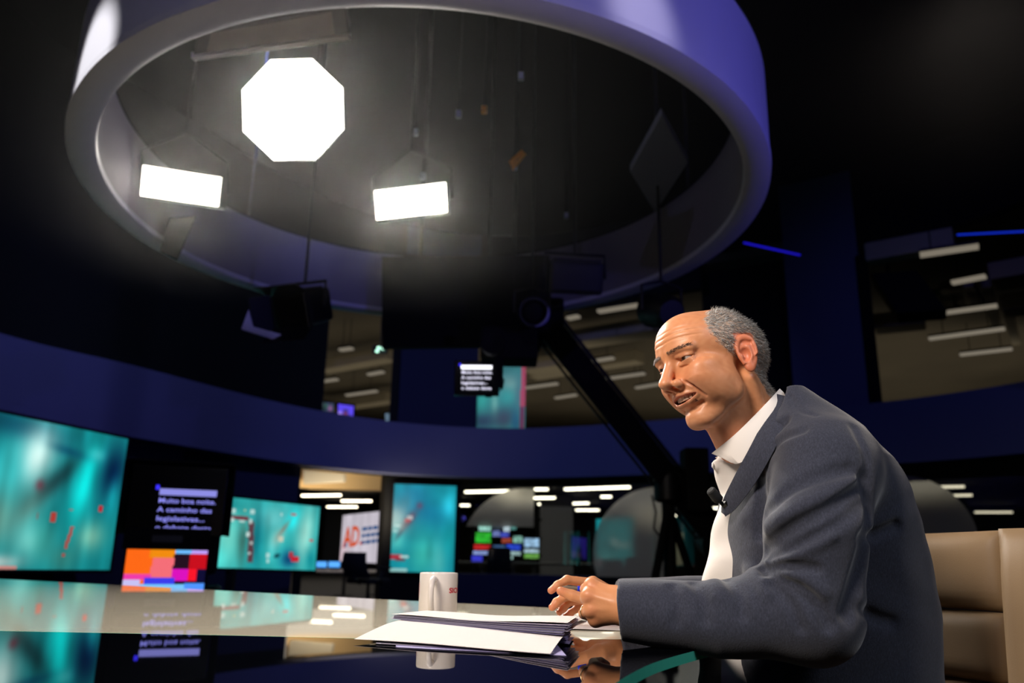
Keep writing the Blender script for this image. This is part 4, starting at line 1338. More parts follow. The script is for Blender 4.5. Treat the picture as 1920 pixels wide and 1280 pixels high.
# ------------------------------------------------------------------ mug
mc = atz(821, 1161, ZD)
mc = Vector((-0.151, 1.825, ZD))
m_ceramic = mat('white_ceramic', (236, 228, 222), 0.18, spec=0.5)
m_red = mat('red_print', (190, 22, 50), 0.35)
mug = thing('mug', 'white ceramic mug with red lettering standing on the desk', 'mug', mc)
RM, HM = 0.0415, 0.0965
MB().lathe([(0.001, 0.004), (RM * 0.80, 0.004), (RM * 0.84, 0.0), (RM * 0.94, 0.0005), (RM, 0.006), (RM, HM - 0.003), (RM - 0.001, HM - 0.0005), (RM - 0.003, HM), (RM - 0.0045, HM - 0.002), (RM - 0.0045, 0.01), (RM * 0.7, 0.007), (0.001, 0.007)],
           mc, 64).build('body', m_ceramic, mug, autosmooth=60)
vd = Vector((-mc.x, -mc.y, 0)).normalized()          # towards the viewer
sdv = Vector((-vd.y, vd.x, 0))
if sdv.x < 0:
    sdv = -sdv
hd_ = (vd * 1.0 - sdv * 0.22).normalized()
path = [mc + hd_ * (RM - 0.002 + o_) + Vector((0, 0, z_)) for o_, z_ in ((0.0, 0.083), (0.012, 0.0845), (0.024, 0.080), (0.031, 0.068), (0.0325, 0.052), (0.029, 0.035), (0.021, 0.020), (0.010, 0.0135), (0.0, 0.0135))]
path = [Vector(p) for p in catmull(path, 4)]
MB().tube(path, 0.0062, 14).build('handle', m_ceramic, mug, smooth=True)
# lettering bent round the wall
tmp, co, faces = text_mesh('lettering', 'SICN', (0, 0, 0), (1, 0, 0), (0, 0, 1), 0.0100, m_red, None, fit=0.038, bold=0.035)
bpy.data.objects.remove(tmp)


def wrap_letters(phi0, z0, mirror=False):
    mb = MB()
    a0 = math.atan2(vd.y, vd.x)
    vs_ = []
    for x, y, _ in co:
        a = a0 + phi0 + x / RM
        vs_.append(mc + Vector((math.cos(a) * (RM + 0.0004), math.sin(a) * (RM + 0.0004), z0 + y)))
    mb.add(vs_, faces)
    return mb.build('lettering', m_red, mug)


wrap_letters(math.asin(0.60) - 0.06, 0.0555)
mb = MB()
a0 = math.atan2(vd.y, vd.x)
vs_, fs = [], []
for i in range(9):
    a = a0 - math.radians(82) - 0.09 * i
    for z in (0.0455, 0.0750):
        vs_.append(mc + Vector((math.cos(a) * (RM + 0.0005), math.sin(a) * (RM + 0.0005), z)))
for i in range(8):
    fs.append((2 * i, 2 * i + 1, 2 * i + 3, 2 * i + 2))
MB().add(vs_, fs).build('red_mark', m_red, mug)

# ------------------------------------------------------------------ papers
m_paper = mat('white_paper', (204, 197, 194), 0.75, spec=0.2)
m_paper_b = mat('printed_paper', (186, 180, 200), 0.75, spec=0.2, vary=(60, 0.06))
m_paper_u = mat('violet_card', (150, 142, 186), 0.7, spec=0.2)


def sheet(name, label, corners, m_, lift=None, th=0.0003, group=None, nu=14, nv=10, cat='paper'):
    """corners tl, tr, br, bl (far-left first); lift(u, v) extra height"""
    tl_, tr_, br_, bl_ = [Vector(c_) for c_ in corners]
    vs_, fs = [], []
    for k in (0, 1):
        for j in range(nv + 1):
            for i in range(nu + 1):
                u_, v_ = i / nu, j / nv
                p_ = tl_.lerp(tr_, u_).lerp(bl_.lerp(br_, u_), v_)
                vs_.append(p_ + Vector((0, 0, (lift(u_, v_) if lift else 0) + (th if k == 0 else 0))))
    n_ = (nu + 1) * (nv + 1)
    for j in range(nv):
        for i in range(nu):
            a_ = j * (nu + 1) + i
            q_ = (a_, a_ + nu + 1, a_ + nu + 2, a_ + 1)
            fs.append(q_)
            fs.append(tuple(n_ + x for x in q_[::-1]))
    rim = [i for i in range(nu + 1)] + [j * (nu + 1) + nu for j in range(1, nv + 1)] + [nv * (nu + 1) + i for i in range(nu - 1, -1, -1)] + [j * (nu + 1) for j in range(nv - 1, 0, -1)]
    for i in range(len(rim)):
        a_, b_ = rim[i], rim[(i + 1) % len(rim)]
        fs.append((a_, a_ + n_, b_ + n_, b_)[::-1])
    o_ = MB().add(vs_, fs).build(name, m_, None, autosmooth=40)
    return tag(o_, label, cat, group)


def dz(px, py, h):
    return atz(px, py, ZD + h)


# front sheets, close to the camera: thin slips under a big curved sheet
sheet('paper_sheet', 'lowest sheet of paper, its violet edge showing under the curved front sheet', [dz(745, 1185, .0006), dz(1030, 1192, .0006), dz(1062, 1229, .0006), dz(742, 1213, .0006)], m_paper_u)
sheet('paper_sheet', 'thin sheet between the lowest sheet and the curved front sheet', [dz(715, 1180, .0015), dz(1010, 1188, .0015), dz(1040, 1225, .0015), dz(705, 1206, .0015)], m_paper_b)


def flat(p_):
    return Vector((p_.x, p_.y, ZD))


fl, fr_ = flat(dz(738, 1160, .0155)), flat(dz(1062, 1192, .0155))
sheet('paper_sheet', 'large white sheet sloping down at the front of the pile',
      [fl + Vector((.03, .10, 0)), fr_ + Vector((.02, .13, 0)), flat(dz(1032, 1222, .006)), flat(dz(664, 1199, .004))], m_paper,
      lambda u, v: 0.0145 - 0.0098 * max(0.0, (v - 0.5) / 0.5) ** 1.3 + 0.0012 * math.sin(5 * u) * v, nu=20, nv=14)
# loose pages carrying it
for k in range(4):
    h = 0.0026 + 0.0028 * k
    j = rng.normal(0, 1, 4) * 0.004
    cs = [fl + Vector((.03 + j[0], .09, h)), fr_ + Vector((.02 + j[1], .12, h)), fr_ + Vector((.004 + j[1], .012 + j[2], h)), fl + Vector((.02 + j[0], .012 + j[2], h))]
    sheet('script_page', ('bottom', 'second', 'third', 'fourth')[k] + ' of the loose pages propping up the sloping front sheet', cs, m_paper_u, None, group='pages under the front sheet', nu=4, nv=3)
# bundle of script pages on top
for k in range(12):
    h = 0.0155 + 0.0013 * k
    j = rng.normal(0, 1, 4) * 0.0025
    hl = 0.0150 + 0.0005 * k
    cs = [fl + Vector((.05 + j[0], .11, hl)), fr_ + Vector((.03 + j[2], .15, h)), fr_ + Vector((j[2], j[3], h)), fl + Vector((j[0], j[3], hl))]
    sheet('script_page', 'page in the thick bundle of script pages in front of the mug', cs, m_paper_b if k % 3 else m_paper_u, lambda u, v: 0.003 * (u - .5) ** 2 * 2, group='pages of the script bundle', nu=8, nv=3)
h, hl = 0.0155 + 0.0013 * 12 + 0.0006, 0.0150 + 0.0005 * 12 + 0.0006
cs = [fl + Vector((.05, .11, hl)), fr_ + Vector((.03, .15, h)), fr_ + Vector((.002, .001, h)), fl + Vector((-.004, .001, hl))]
sheet('paper_sheet', 'topmost white sheet of the bundle right in front of the mug', cs, m_paper, lambda u, v: 0.005 * (u - .5) ** 2 * 2 + 0.001 * math.sin(9 * u))
sheet('paper_sheet', 'white sheet under the hand with the ring', [dz(1060, 1162, .001), dz(1150, 1166, .001), dz(1172, 1182, .001), dz(1066, 1180, .001)], m_paper, lambda u, v: .002 * (1 - u))
sheet('paper_sheet', 'creased sheet peeking out right of the bundle below the fingers', [dz(1040, 1150, .012), dz(1100, 1158, .008), dz(1076, 1168, .008), dz(1050, 1166, .012)], m_paper, lambda u, v: .006 * (1 - u), nu=6, nv=4)

# ------------------------------------------------------------------ beige chair
m_leather = mat('beige_leather', (130, 106, 78), 0.5, spec=0.35, bump=(700, 0.12), vary=(5, 0.06))
m_seam = mat('seam_thread', (120, 98, 72), 0.8)
L0, L1 = atd(1640, 1006, 1.80), atd(1890, 976, 1.58)
chair = thing('presenter_chair', 'beige leather armchair-back panel chair behind the man in the jacket', 'chair', (0.95, 1.5, 0))
chair['label'] = 'beige leather chair with a seamed high back behind the man'
xd = (L1 - L0)
xd.z = 0
W_ = xd.length
xd.normalize()
bk = Vector((-xd.y, xd.x, 0))
if bk.y < 0:
    bk = -bk
ztop = L0.z
tilt = (Vector((0, 0, 1)) + bk * 0.13).normalized()
org = Vector((L0.x, L0.y, 0))


def pad(x0, x1, z0, z1, th, name, bulge=0.012, fwd=0.0, nx=14, nz=12, top_slope=0.0):
    vs_, fs = [], []
    H_ = z1 - z0
    for k in (0, 1):
        for j in range(nz + 1):
            for i in range(nx + 1):
                u_, v_ = i / nx, j / nz
                x_ = x0 + (x1 - x0) * u_
                e = (1 - (2 * u_ - 1) ** 6) * (1 - (2 * v_ - 1) ** 6)
                curve = 0.03 * ((x_ - W_ * 0.1) / W_) ** 2
                off = fwd + (bulge * e if k == 0 else -th + (1 - e) * th * 0.5) - (0.0 if k else (1 - e) * 0.012)
                z_ = z0 + H_ * v_
                p_ = org + xd * x_ + tilt * (z_ - ztop) + Vector((0, 0, ztop)) + Vector((0, 0, top_slope * u_ * v_)) - bk * (off + curve)
                vs_.append(p_)
    n_ = (nx + 1) * (nz + 1)
    for j in range(nz):
        for i in range(nx):
            a_ = j * (nx + 1) + i
            q_ = (a_, a_ + 1, a_ + nx + 2, a_ + nx + 1)
            fs.append(q_)
            fs.append(tuple(n_ + y for y in q_[::-1]))
    rim = [i for i in range(nx + 1)] + [j * (nx + 1) + nx for j in range(1, nz + 1)] + [nz * (nx + 1) + i for i in range(nx - 1, -1, -1)] + [j * (nx + 1) for j in range(nz - 1, 0, -1)]
    for i in range(len(rim)):
        a_, b_ = rim[i], rim[(i + 1) % len(rim)]
        fs.append((a_, a_ + n_, b_ + n_, b_)[::-1])
    return MB().add(vs_, fs).build(name, m_leather, chair, smooth=True)


zs = atd(1800, 1143, 1.62).z
zs2 = atd(1800, 1268, 1.62).z
pad(-0.22, W_ * 0.985, zs + 0.001, ztop - 0.002, 0.07, 'back_cushion', top_slope=0.012)
pad(-0.22, W_ * 0.985, zs2 + 0.001, zs - 0.001, 0.07, 'back_cushion')
pad(-0.22, W_ * 0.985, 0.50, zs2 - 0.001, 0.07, 'back_cushion')
pad(W_ * 0.99, W_ * 0.99 + 0.085, 0.45, ztop + 0.012, 0.10, 'side_bolster', 0.02, 0.028, 8, 20)
sc0 = Vector((0.72, 1.42, 0))
MB().box((0.70, 1.47, 0.42), (0.56, 0.54, 0.10)).build('seat', m_leather, chair, bevel=0.04, smooth=True, segs=4)
MB().lathe([(0.30, 0.0), (0.30, 0.02), (0.05, 0.05), (0.03, 0.06), (0.03, 0.38)], sc0 + Vector((0, 0.05, 0)), 32).build('pedestal', m_gun, chair, autosmooth=35)
MB().bar((0.85, 1.55, 0.40), org + xd * (W_ * 0.4) + Vector((0, 0, 0.52)) + bk * 0.02, 0.12, 0.05).build('back_bracket', m_gun, chair)

# ------------------------------------------------------------------ sculpting with distance fields
def V3(*a):
    return np.array(a, dtype=np.float32)


def ell(P, c, r):
    q = P - V3(*c)
    rr = V3(*r)
    k0 = np.sqrt(((q / rr) ** 2).sum(1))
    k1 = np.sqrt(((q / (rr * rr)) ** 2).sum(1)) + 1e-9
    return k0 * (k0 - 1) / k1


def cap(P, a, b, ra, rb=None):
    rb = ra if rb is None else rb
    a, b = V3(*a), V3(*b)
    ab = b - a
    h = np.clip(((P - a) @ ab) / float(ab @ ab + 1e-12), 0, 1)
    d = P - a - h[:, None] * ab
    return np.sqrt((d * d).sum(1)) - (ra + (rb - ra) * h)


def chain(P, pts, rs):
    d = cap(P, pts[0], pts[1], rs[0], rs[1])
    for i in range(1, len(pts) - 1):
        d = np.minimum(d, cap(P, pts[i], pts[i + 1], rs[i], rs[i + 1]))
    return d


def smin(a, b, k):
    h = np.clip(0.5 + 0.5 * (b - a) / k, 0, 1)
    return b + (a - b) * h - k * h * (1 - h)


def ssub(a, b, k):
    """a minus b"""
    return -smin(-a, b, k)


def sdf_mesh(fn, lo, hi, h, block=12):
    """surface nets of fn(points) over the box, evaluated only in blocks near the surface"""
    lo, hi = np.array(lo, float), np.array(hi, float)
    nb = np.maximum(1, np.ceil((hi - lo) / (h * block)).astype(int))
    N = nb * block + 1
    F = np.full(tuple(N), 1.0, dtype=np.float32)
    half = h * block / 2
    gi = np.stack(np.meshgrid(*[np.arange(n) for n in nb], indexing='ij'), -1).reshape(-1, 3)
    cen = (lo + (gi + 0.5) * block * h).astype(np.float32)
    dc = fn(cen)
    near_ = np.abs(dc) < half * 1.7321 * 1.5 + 3 * h
    loc = np.stack(np.meshgrid(*[np.arange(block + 1)] * 3, indexing='ij'), -1).reshape(-1, 3)
    for g, d0, isn in zip(gi, dc, near_):
        a = g * block
        if not isn:
            if d0 < 0:
                F[a[0]:a[0] + block + 1, a[1]:a[1] + block + 1, a[2]:a[2] + block + 1] = -1.0
    todo = gi[near_]
    CH = 60
    for s in range(0, len(todo), CH):
        tb = todo[s:s + CH]
        pts = (lo + (tb[:, None, :] * block + loc[None]) * h).reshape(-1, 3).astype(np.float32)
        val = fn(pts).reshape(len(tb), block + 1, block + 1, block + 1)
        for g, v in zip(tb, val):
            a = g * block
            F[a[0]:a[0] + block + 1, a[1]:a[1] + block + 1, a[2]:a[2] + block + 1] = v
    S = F < 0
    corners = [(i, j, k) for i in (0, 1) for j in (0, 1) for k in (0, 1)]
    nx, ny, nz = [n - 1 for n in N]
    cnt = np.zeros((nx, ny, nz), dtype=np.int8)
    for i, j, k in corners:
        cnt += S[i:i + nx, j:j + ny, k:k + nz]
    act = (cnt > 0) & (cnt < 8)
    idx = np.argwhere(act)
    vid = np.full((nx, ny, nz), -1, dtype=np.int64)
    vid[act] = np.arange(len(idx))
    acc = np.zeros((len(idx), 3))
    num = np.zeros(len(idx))
    cv = {c: F[idx[:, 0] + c[0], idx[:, 1] + c[1], idx[:, 2] + c[2]] for c in corners}
    for c in corners:
        for ax in range(3):
            if c[ax] == 0:
                e = list(c)
                e[ax] = 1
                e = tuple(e)
                fa, fb = cv[c], cv[e]
                m_ = (fa < 0) != (fb < 0)
                t = np.where(m_, fa / np.where(m_, fa - fb, 1), 0)
                p = np.tile(np.array(c, float), (len(idx), 1))
                p[:, ax] = t
                acc += p * m_[:, None]
                num += m_
    verts = lo + (idx + acc / np.maximum(num, 1)[:, None]) * h
    faces = []
    for ax in range(3):
        sl0 = [slice(1, n) for n in (nx, ny, nz)]
        a_ = [slice(1, nx), slice(1, ny), slice(1, nz)]
        b_ = list(a_)
        a_[ax] = slice(0, (nx, ny, nz)[ax])
        b_[ax] = slice(1, (nx, ny, nz)[ax] + 1)
        s0, s1 = S[tuple(a_)], S[tuple(b_)]
        ch = np.argwhere(s0 != s1)
        if len(ch) == 0:
            continue
        o3 = np.array([1, 1, 1])
        o3[ax] = 0
        base = ch + o3
        u, v = [(1, 2), (2, 0), (0, 1)][ax]
        def cell(du, dv):
            q = base.copy()
            q[:, u] -= du
            q[:, v] -= dv
            return vid[q[:, 0], q[:, 1], q[:, 2]]
        q = np.stack([cell(1, 1), cell(0, 1), cell(0, 0), cell(1, 0)], 1)
        flip = s1[tuple(ch.T)]
        q[flip] = q[flip][:, ::-1]
        faces.append(q[(q >= 0).all(1)])
    return verts, np.vstack(faces)


def np_mesh(name, verts, faces, m, parent=None, colors=None, smooth=True):
    base = np.zeros(3)
    par = parent
    while par is not None:
        base = base + np.array(par.location)
        par = par.parent
    me = bpy.data.meshes.new(name)
    verts = np.asarray(verts, float) - base
    k = faces.shape[1]
    me.vertices.add(len(verts))
    me.vertices.foreach_set('co', verts.ravel())
    me.loops.add(faces.size)
    me.loops.foreach_set('vertex_index', faces.ravel().astype(np.int32))
    me.polygons.add(len(faces))
    me.polygons.foreach_set('loop_start', np.arange(0, faces.size, k, dtype=np.int32))
    if colors is not None:
        at = me.color_attributes.new('tint', 'FLOAT_COLOR', 'POINT')
        at.data.foreach_set('color', np.c_[colors, np.ones(len(colors))].astype(np.float32).ravel())
    me.update(calc_edges=True)
    me.validate()
    if smooth:
        me.polygons.foreach_set('use_smooth', [True] * len(me.polygons))
    me.materials.append(m)
    return put(bpy.data.objects.new(name, me), parent)


def march(fn, px, py, t0=0.9, t1=2.2):
    """first point of the field along a sight line"""
    o = np.array(CAM)
    d = np.array(ray(px, py))
    t = t0
    for _ in range(160):
        v = float(fn((o + d * t)[None].astype(np.float32))[0])
        if v < 0.0004:
            return o + d * t
        t += max(0.0006, v * 0.6)
        if t > t1:
            return None
    return None


def A3(px, py, dep):
    return np.array(atd(px, py, dep))


def tint_mat(name, rough, spec, sss=0.0, bump=None, sheen=0.0, subs=(1, .3, .15), rvary=None):
    m = bpy.data.materials.new(name)
    m.use_nodes = True
    nt = m.node_tree
    b = nt.nodes['Principled BSDF']
    a = nt.nodes.new('ShaderNodeAttribute')
    a.attribute_name = 'tint'
    nt.links.new(a.outputs['Color'], b.inputs['Base Color'])
    b.inputs['Roughness'].default_value = rough
    b.inputs['Specular IOR Level'].default_value = spec
    b.inputs['Sheen Weight'].default_value = sheen
    if sss > 0:
        b.inputs['Subsurface Weight'].default_value = sss
        b.inputs['Subsurface Radius'].default_value = (0.005, 0.002, 0.001)
        b.inputs['Subsurface Scale'].default_value = 1.0
    if bump:
        tc = nt.nodes.new('ShaderNodeTexCoord')
        hgt = None
        for sc_b, w_b in bump:
            n = nt.nodes.new('ShaderNodeTexNoise')
            n.inputs['Scale'].default_value = sc_b
            n.inputs['Detail'].default_value = 3
            nt.links.new(tc.outputs['Object'], n.inputs['Vector'])
            mu = nt.nodes.new('ShaderNodeMath')
            mu.operation = 'MULTIPLY'
            mu.inputs[1].default_value = w_b
            nt.links.new(n.outputs['Fac'], mu.inputs[0])
            if hgt is None:
                hgt = mu
            else:
                ad = nt.nodes.new('ShaderNodeMath')
                ad.operation = 'ADD'
                nt.links.new(hgt.outputs[0], ad.inputs[0])
                nt.links.new(mu.outputs[0], ad.inputs[1])
                hgt = ad
        bp = nt.nodes.new('ShaderNodeBump')
        bp.inputs['Strength'].default_value = 1.0
        bp.inputs['Distance'].default_value = 0.001
        nt.links.new(hgt.outputs[0], bp.inputs['Height'])
        nt.links.new(bp.outputs['Normal'], b.inputs['Normal'])
    return m


# ------------------------------------------------------------------ the seated man
YAW, HPITCH, HROLL = math.radians(26), math.radians(10.5), math.radians(7.5)
f0 = np.array([-math.cos(YAW), -math.sin(YAW), 0])
l0 = np.array([math.sin(YAW), -math.cos(YAW), 0])
hf = math.cos(HPITCH) * f0 - math.sin(HPITCH) * np.array([0, 0, 1.])
hu = np.cross(hf, l0)
hl = math.cos(HROLL) * l0 + math.sin(HROLL) * hu
hu = np.cross(hf, hl)
HM_ = np.stack([hf, hl, hu], 1)                 # columns: forward, left, up
HCEN = A3(1337, 690, 1.455)


def to_head(P):
    return ((np.asarray(P) - HCEN) @ HM_) * 1000.0


def from_head(L):
    return (np.asarray(L) / 1000.0) @ HM_.T + HCEN


NECK_BASE = to_head(A3(1450, 850, 1.49)[None])[0]
NECK_FRONT = to_head(A3(1411, 866, 1.455)[None])[0]
EAR_C = np.array([-4.0, 76.0, 0.0])
_ea = np.array([-0.86, 0.50, 0.0])                      # backwards and flaring outwards
_eb0 = np.array([-0.20, 0.05, 1.0])
_ea /= np.linalg.norm(_ea)
_eb = _eb0 - _ea * (_eb0 @ _ea)
_eb /= np.linalg.norm(_eb)
_ec = np.cross(_eb, _ea)
if _ec[1] < 0:
    _ec = -_ec


def ear_field(S):
    q = S - EAR_C.astype(np.float32)
    a, b, c = q @ _ea.astype(np.float32), q @ _eb.astype(np.float32), q @ _ec.astype(np.float32)
    w = 17.5 + 0.10 * np.clip(b, -34, 30)
    a2 = a - 9.0
    E = np.stack([a2 / w * 17.5, b, c], 1)
    disc = ell(E, (0, 0, -1.5), (17, 31.5, 4.2))
    rho = np.sqrt((a2 / (w - 2.2)) ** 2 + (b / 29.0) ** 2)
    helix = np.sqrt(((rho - 1) * 17.0) ** 2 + (c - 1.5) ** 2) - 3.4
    helix = np.maximum(helix, -(b + 14 - 0.5 * a2))
    d = smin(disc, helix, 2.5)
    anti = cap(E, (3.5, 14, 1), (5.5, -8, 1.5), 2.8) 
    anti = np.minimum(anti, cap(E, (5.5, -8, 1.5), (-1, -17, 1.0), 2.8))
    d = smin(d, anti, 3)
    d = smin(d, ell(E, (-3, -25, -0.5), (9.5, 9.5, 4.8)), 5)
    d = ssub(d, ell(E, (-4.5, -2, 4.0), (8.5, 12, 7.5)), 2.5)
    d = ssub(d, cap(E, (-2, 19, 4), (8.5, 17, 4), 3.0), 3)
    d = smin(d, ell(E, (-13, -5, 1.5), (4.5, 6.5, 3.5)), 2.5)
    return d


def set_back(P):
    """the lower face lies a little behind the brow line"""
    P = np.array(P, dtype=np.float32)
    P[:, 0] += np.clip(0.23 * (-24 - P[:, 2]), 0, 15) * np.clip((P[:, 0] - 5) / 40, 0, 1)
    return P


def head_field(P):
    """P in head millimetres"""
    P = set_back(P)
    S = P.copy()
    S[:, 1] = np.abs(S[:, 1])
    x, y, z = S[:, 0], S[:, 1], S[:, 2]
    d = ell(S, (-12, 0, 36), (92, 76, 72))
    d = smin(d, ell(S, (-54, 0, 16), (54, 66, 60)), 20)
    d = smin(d, ell(S, (40, 0, 43), (62, 63, 62)), 16)
    d = smin(d, ell(S, (44, 0, -22), (50, 57, 62)), 18)
    d = smin(d, ell(S, (66, 0, -50), (33, 35, 34)), 16)
    d = smin(d, ell(S, (80, 0, -89), (18.5, 22, 16)), 12)
    d = smin(d, cap(S, (14, 50, -58), (72, 16, -91), 15, 13), 18)
    d = smin(d, ell(S, (30, 50, -36), (34, 18, 38)), 18)
    d = smin(d, ell(S, (60, 47, -7), (25, 17, 15)), 14)
    d = smin(d, ell(S, (68, 37, -24), (24, 21, 22)), 14)
    d = smin(d, ell(S, (52, 42, -40), (28, 20, 32)), 16)
    # neck with the strap muscles
    d = smin(d, cap(P, (-30, 0, -45), NECK_BASE, 56, 64), 18)
    d = smin(d, cap(P, (48, 0, -78), NECK_FRONT, 24, 36), 22)
    d = smin(d, cap(P, (0, 0, -70), NECK_FRONT, 40, 40), 22)
    d = smin(d, cap(S, (-22, 56, -40), NECK_FRONT * np.array([1, 0, 1]) + np.array([-6, 16, 0]), 13, 12), 12)
    # brow, nose
    full, fm = d, x > 30
    S, x, y, z, d = S[fm], x[fm], y[fm], z[fm], d[fm]
    d = smin(d, cap(S, (92, 8, 29), (80, 46, 28), 8.5, 8), 11)
    d = ssub(d, ell(S, (104, 34, 14), (22, 22, 11.5)), 9)
    d = smin(d, cap(S, (87, 0, 24), (113, 0, -16), 8.5, 10), 9)
    d = smin(d, ell(S, (116, 0, -22), (12, 12, 10.5)), 5)
    d = smin(d, ell(S, (101, 15.5, -27), (12, 8.5, 9.2)), 5)
    d = smin(d, cap(S, (99, 0, -35), (114, 0, -30), 4.2), 4)
    d = ssub(d, ell(S, (106.5, 8, -34), (7, 4.2, 4.6)), 2.5)
    # lids round the eye, narrowed by the smile
    d = smin(d, ell(S, (76.5, 32.5, 13.5), (15.0, 15.5, 14.2)), 4)
    d = smin(d, cap(S, (90, 20, 20.5), (80, 46, 18), 3.8, 3.4), 4)
    d = smin(d, cap(S, (89, 22, 4), (80, 45, 6), 3.6, 3.0), 4)
    yl = np.clip((y - 33) / 15.0, -1, 1)
    slit = np.maximum(np.abs(z - (12.6 + 0.6 * yl)) - 2.7 * (1 - yl * yl), np.maximum(np.abs(y - 33) - 14.5, 78 - x))
    d = ssub(d, slit, 1.6)
    # mouth, half open in a smile
    ym = np.clip(y / 32.0, 0, 1)
    zc = -54.0 + 4.5 * ym ** 2
    lipx = 0.020 * y * y
    up = np.minimum(cap(S, (101.5, 0, -45.5), (96, 16, -46), 4.0, 4.2), cap(S, (96, 16, -46), (84, 32, -49), 4.2, 2.6))
    lo_ = np.minimum(cap(S, (100.5, 0, -61.5), (95.5, 15, -59), 5.2, 5.0), cap(S, (95.5, 15, -60), (84, 31, -51), 5.0, 2.6))
    d = smin(d, np.minimum(up, lo_), 4.5)
    slit = np.maximum(np.abs(z - zc) - 6.0 * (1 - ym ** 2) - 0.3, np.maximum(y - 31.5, 76 - x))
    d = ssub(d, slit, 1.8)
    # smile folds, chin crease, forehead and eye wrinkles
    fold = np.minimum(cap(S, (97, 20, -22), (88, 34, -36), 1.6, 2.4), cap(S, (88, 34, -36), (79, 41, -58), 2.4, 1.6))
    d = ssub(d, fold - 0.3, 3.5)
    d = d + 1.6 * np.exp(-(np.maximum(cap(S, (70, 47, -46), (62, 46, -68), 1.0), 0) / 7.0) ** 2)
    d = ssub(d, np.minimum(cap(S, (97, 0, -73), (88, 18, -72), 2.6), cap(S, (88, 18, -72), (78, 28, -66), 2.0)), 7)
    for z0, a_, w_ in ((50, 1.3, 1.5), (60, 1.2, 1.5), (69, 0.8, 1.6)):
        zz = z0 + 5.0 * np.cos(np.clip((y - 24) / 30, -1.6, 1.6)) - 4 
        d = d + a_ * np.exp(-((z - zz) / w_) ** 2) * np.clip((x - 35) / 25, 0, 1) * np.clip((64 - y) / 14, 0, 1)
    for (ya, za, yb_, zb_) in ((50, 18, 64, 26), (50, 13, 65, 15), (50, 8, 63, 4)):
        xa, xb_ = 76, 55
        dd = cap(S, (xa, ya, za), (xb_, yb_, zb_), 0.5)
        d = d + 0.8 * np.exp(-(np.maximum(dd, 0) / 1.4) ** 2)
    dd = np.minimum(cap(S, (91, 20, 1), (84, 38, -2), .5), cap(S, (84, 38, -2), (76, 50, 4), .5))
    d = d + 0.8 * np.exp(-(np.maximum(dd, 0) / 1.8) ** 2)
    full = full.copy()
    full[fm] = d
    d = full
    S = P.copy()
    S[:, 1] = np.abs(S[:, 1])
    x, y, z = S[:, 0], S[:, 1], S[:, 2]
    # ears
    near_ear = (y > 52) & (np.abs(x + 14) < 55) & (np.abs(z) < 60)
    if near_ear.any():
        e = ear_field(S[near_ear])
        d[near_ear] = smin(d[near_ear], e, 4)
    return d


hv, hq = sdf_mesh(head_field, (-125, -100, -185), (132, 106, 132), 1.45)
HW = from_head(hv)

# skin colour by place (natural pigment: lips, ears, brows, stubble; painted shade: sockets, folds)
def head_tint(v):
    x, y, z = v[:, 0], np.abs(v[:, 1]), v[:, 2]
    c = np.tile(np.array(lin((216, 146, 102))), (len(v), 1))
    mott = np.sin(v[:, 0] * .31 + 2 * np.sin(v[:, 2] * .17)) * np.sin(v[:, 1] * .27 + 1.3 * np.sin(v[:, 0] * .13)) * np.sin(v[:, 2] * .23 + .7)
    c = c * (1 + np.outer(mott, [.05, .10, .12]))

    def blend(w, col):
        nonlocal c
        w = np.clip(w, 0, 1)[:, None]
        c = c * (1 - w) + np.array(lin(col)) * w
    g = lambda cx, cy, cz, r: np.exp(-(((x - cx) ** 2 + (y - cy) ** 2 + (z - cz) ** 2) / r ** 2))
    blend(0.5 * g(112, 0, -24, 16) + 0.4 * g(80, 40, -22, 22), (208, 128, 98))
    blend(0.8 * np.clip((y - 66) / 8, 0, 1) * (np.abs(x + 18) < 34) * (np.abs(z) < 46), (204, 114, 84))
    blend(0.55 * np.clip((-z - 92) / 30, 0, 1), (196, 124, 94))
    ym = np.clip(y / 32, 0, 1)
    zc = -54.0 + 4.5 * ym ** 2
    lip = np.exp(-(((z - zc) / (7.5 * (1 - ym ** 2) + 2.2)) ** 2) ** 2) * (y < 33) * (x > 78)
    blend(0.75 * lip, (180, 98, 84))
    beard = np.clip((-28 - z) / 12, 0, 1) * np.clip((x + 5) / 30, 0, 1) * np.clip((z + 112) / 20, 0, 1) * (1 - lip)
    blend(0.20 * beard, (140, 112, 96))
    brow = np.exp(-((z - (29.5 + 3.0 * np.sin(np.clip((y - 10) / 42, 0, 1) * 2.4))) / 3.2) ** 2) * np.clip((y - 8) / 5, 0, 1) * np.clip((54 - y) / 8, 0, 1) * (x > 60)
    blend(0.38 * brow, (78, 58, 46))
    blend(0.60 * np.exp(-((z - 14) / 9) ** 2 - ((y - 33) / 19) ** 2) * (x > 60), (150, 96, 74))  # shade of the eye sockets painted into the skin
    inner = (x > 60) & (x < 90) & (y < 26) & (np.abs(z + 54) < 9)
    blend(0.9 * inner, (70, 30, 28))
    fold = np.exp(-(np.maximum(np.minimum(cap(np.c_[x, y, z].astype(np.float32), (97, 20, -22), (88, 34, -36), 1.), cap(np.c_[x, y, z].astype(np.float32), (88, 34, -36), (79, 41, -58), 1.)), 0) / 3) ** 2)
    blend(0.40 * fold, (160, 96, 72))  # crease shade painted along the smile folds
    return c


m_skin = tint_mat('skin', 0.42, 0.45, 0.0, [(260, 0.16), (900, 0.12)])
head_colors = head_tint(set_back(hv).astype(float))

person = thing('person', 'seated man in a dark jacket and open white shirt, smiling to the left', 'person', tuple(A3(1560, 1400, 1.47)[:2]) + (0.0,))

# ---- hands (world metres)
def zp(zx, zy, dep):
    return tuple(A3(1020 + zx / 9.84, 1070 + zy / 9.84, dep))


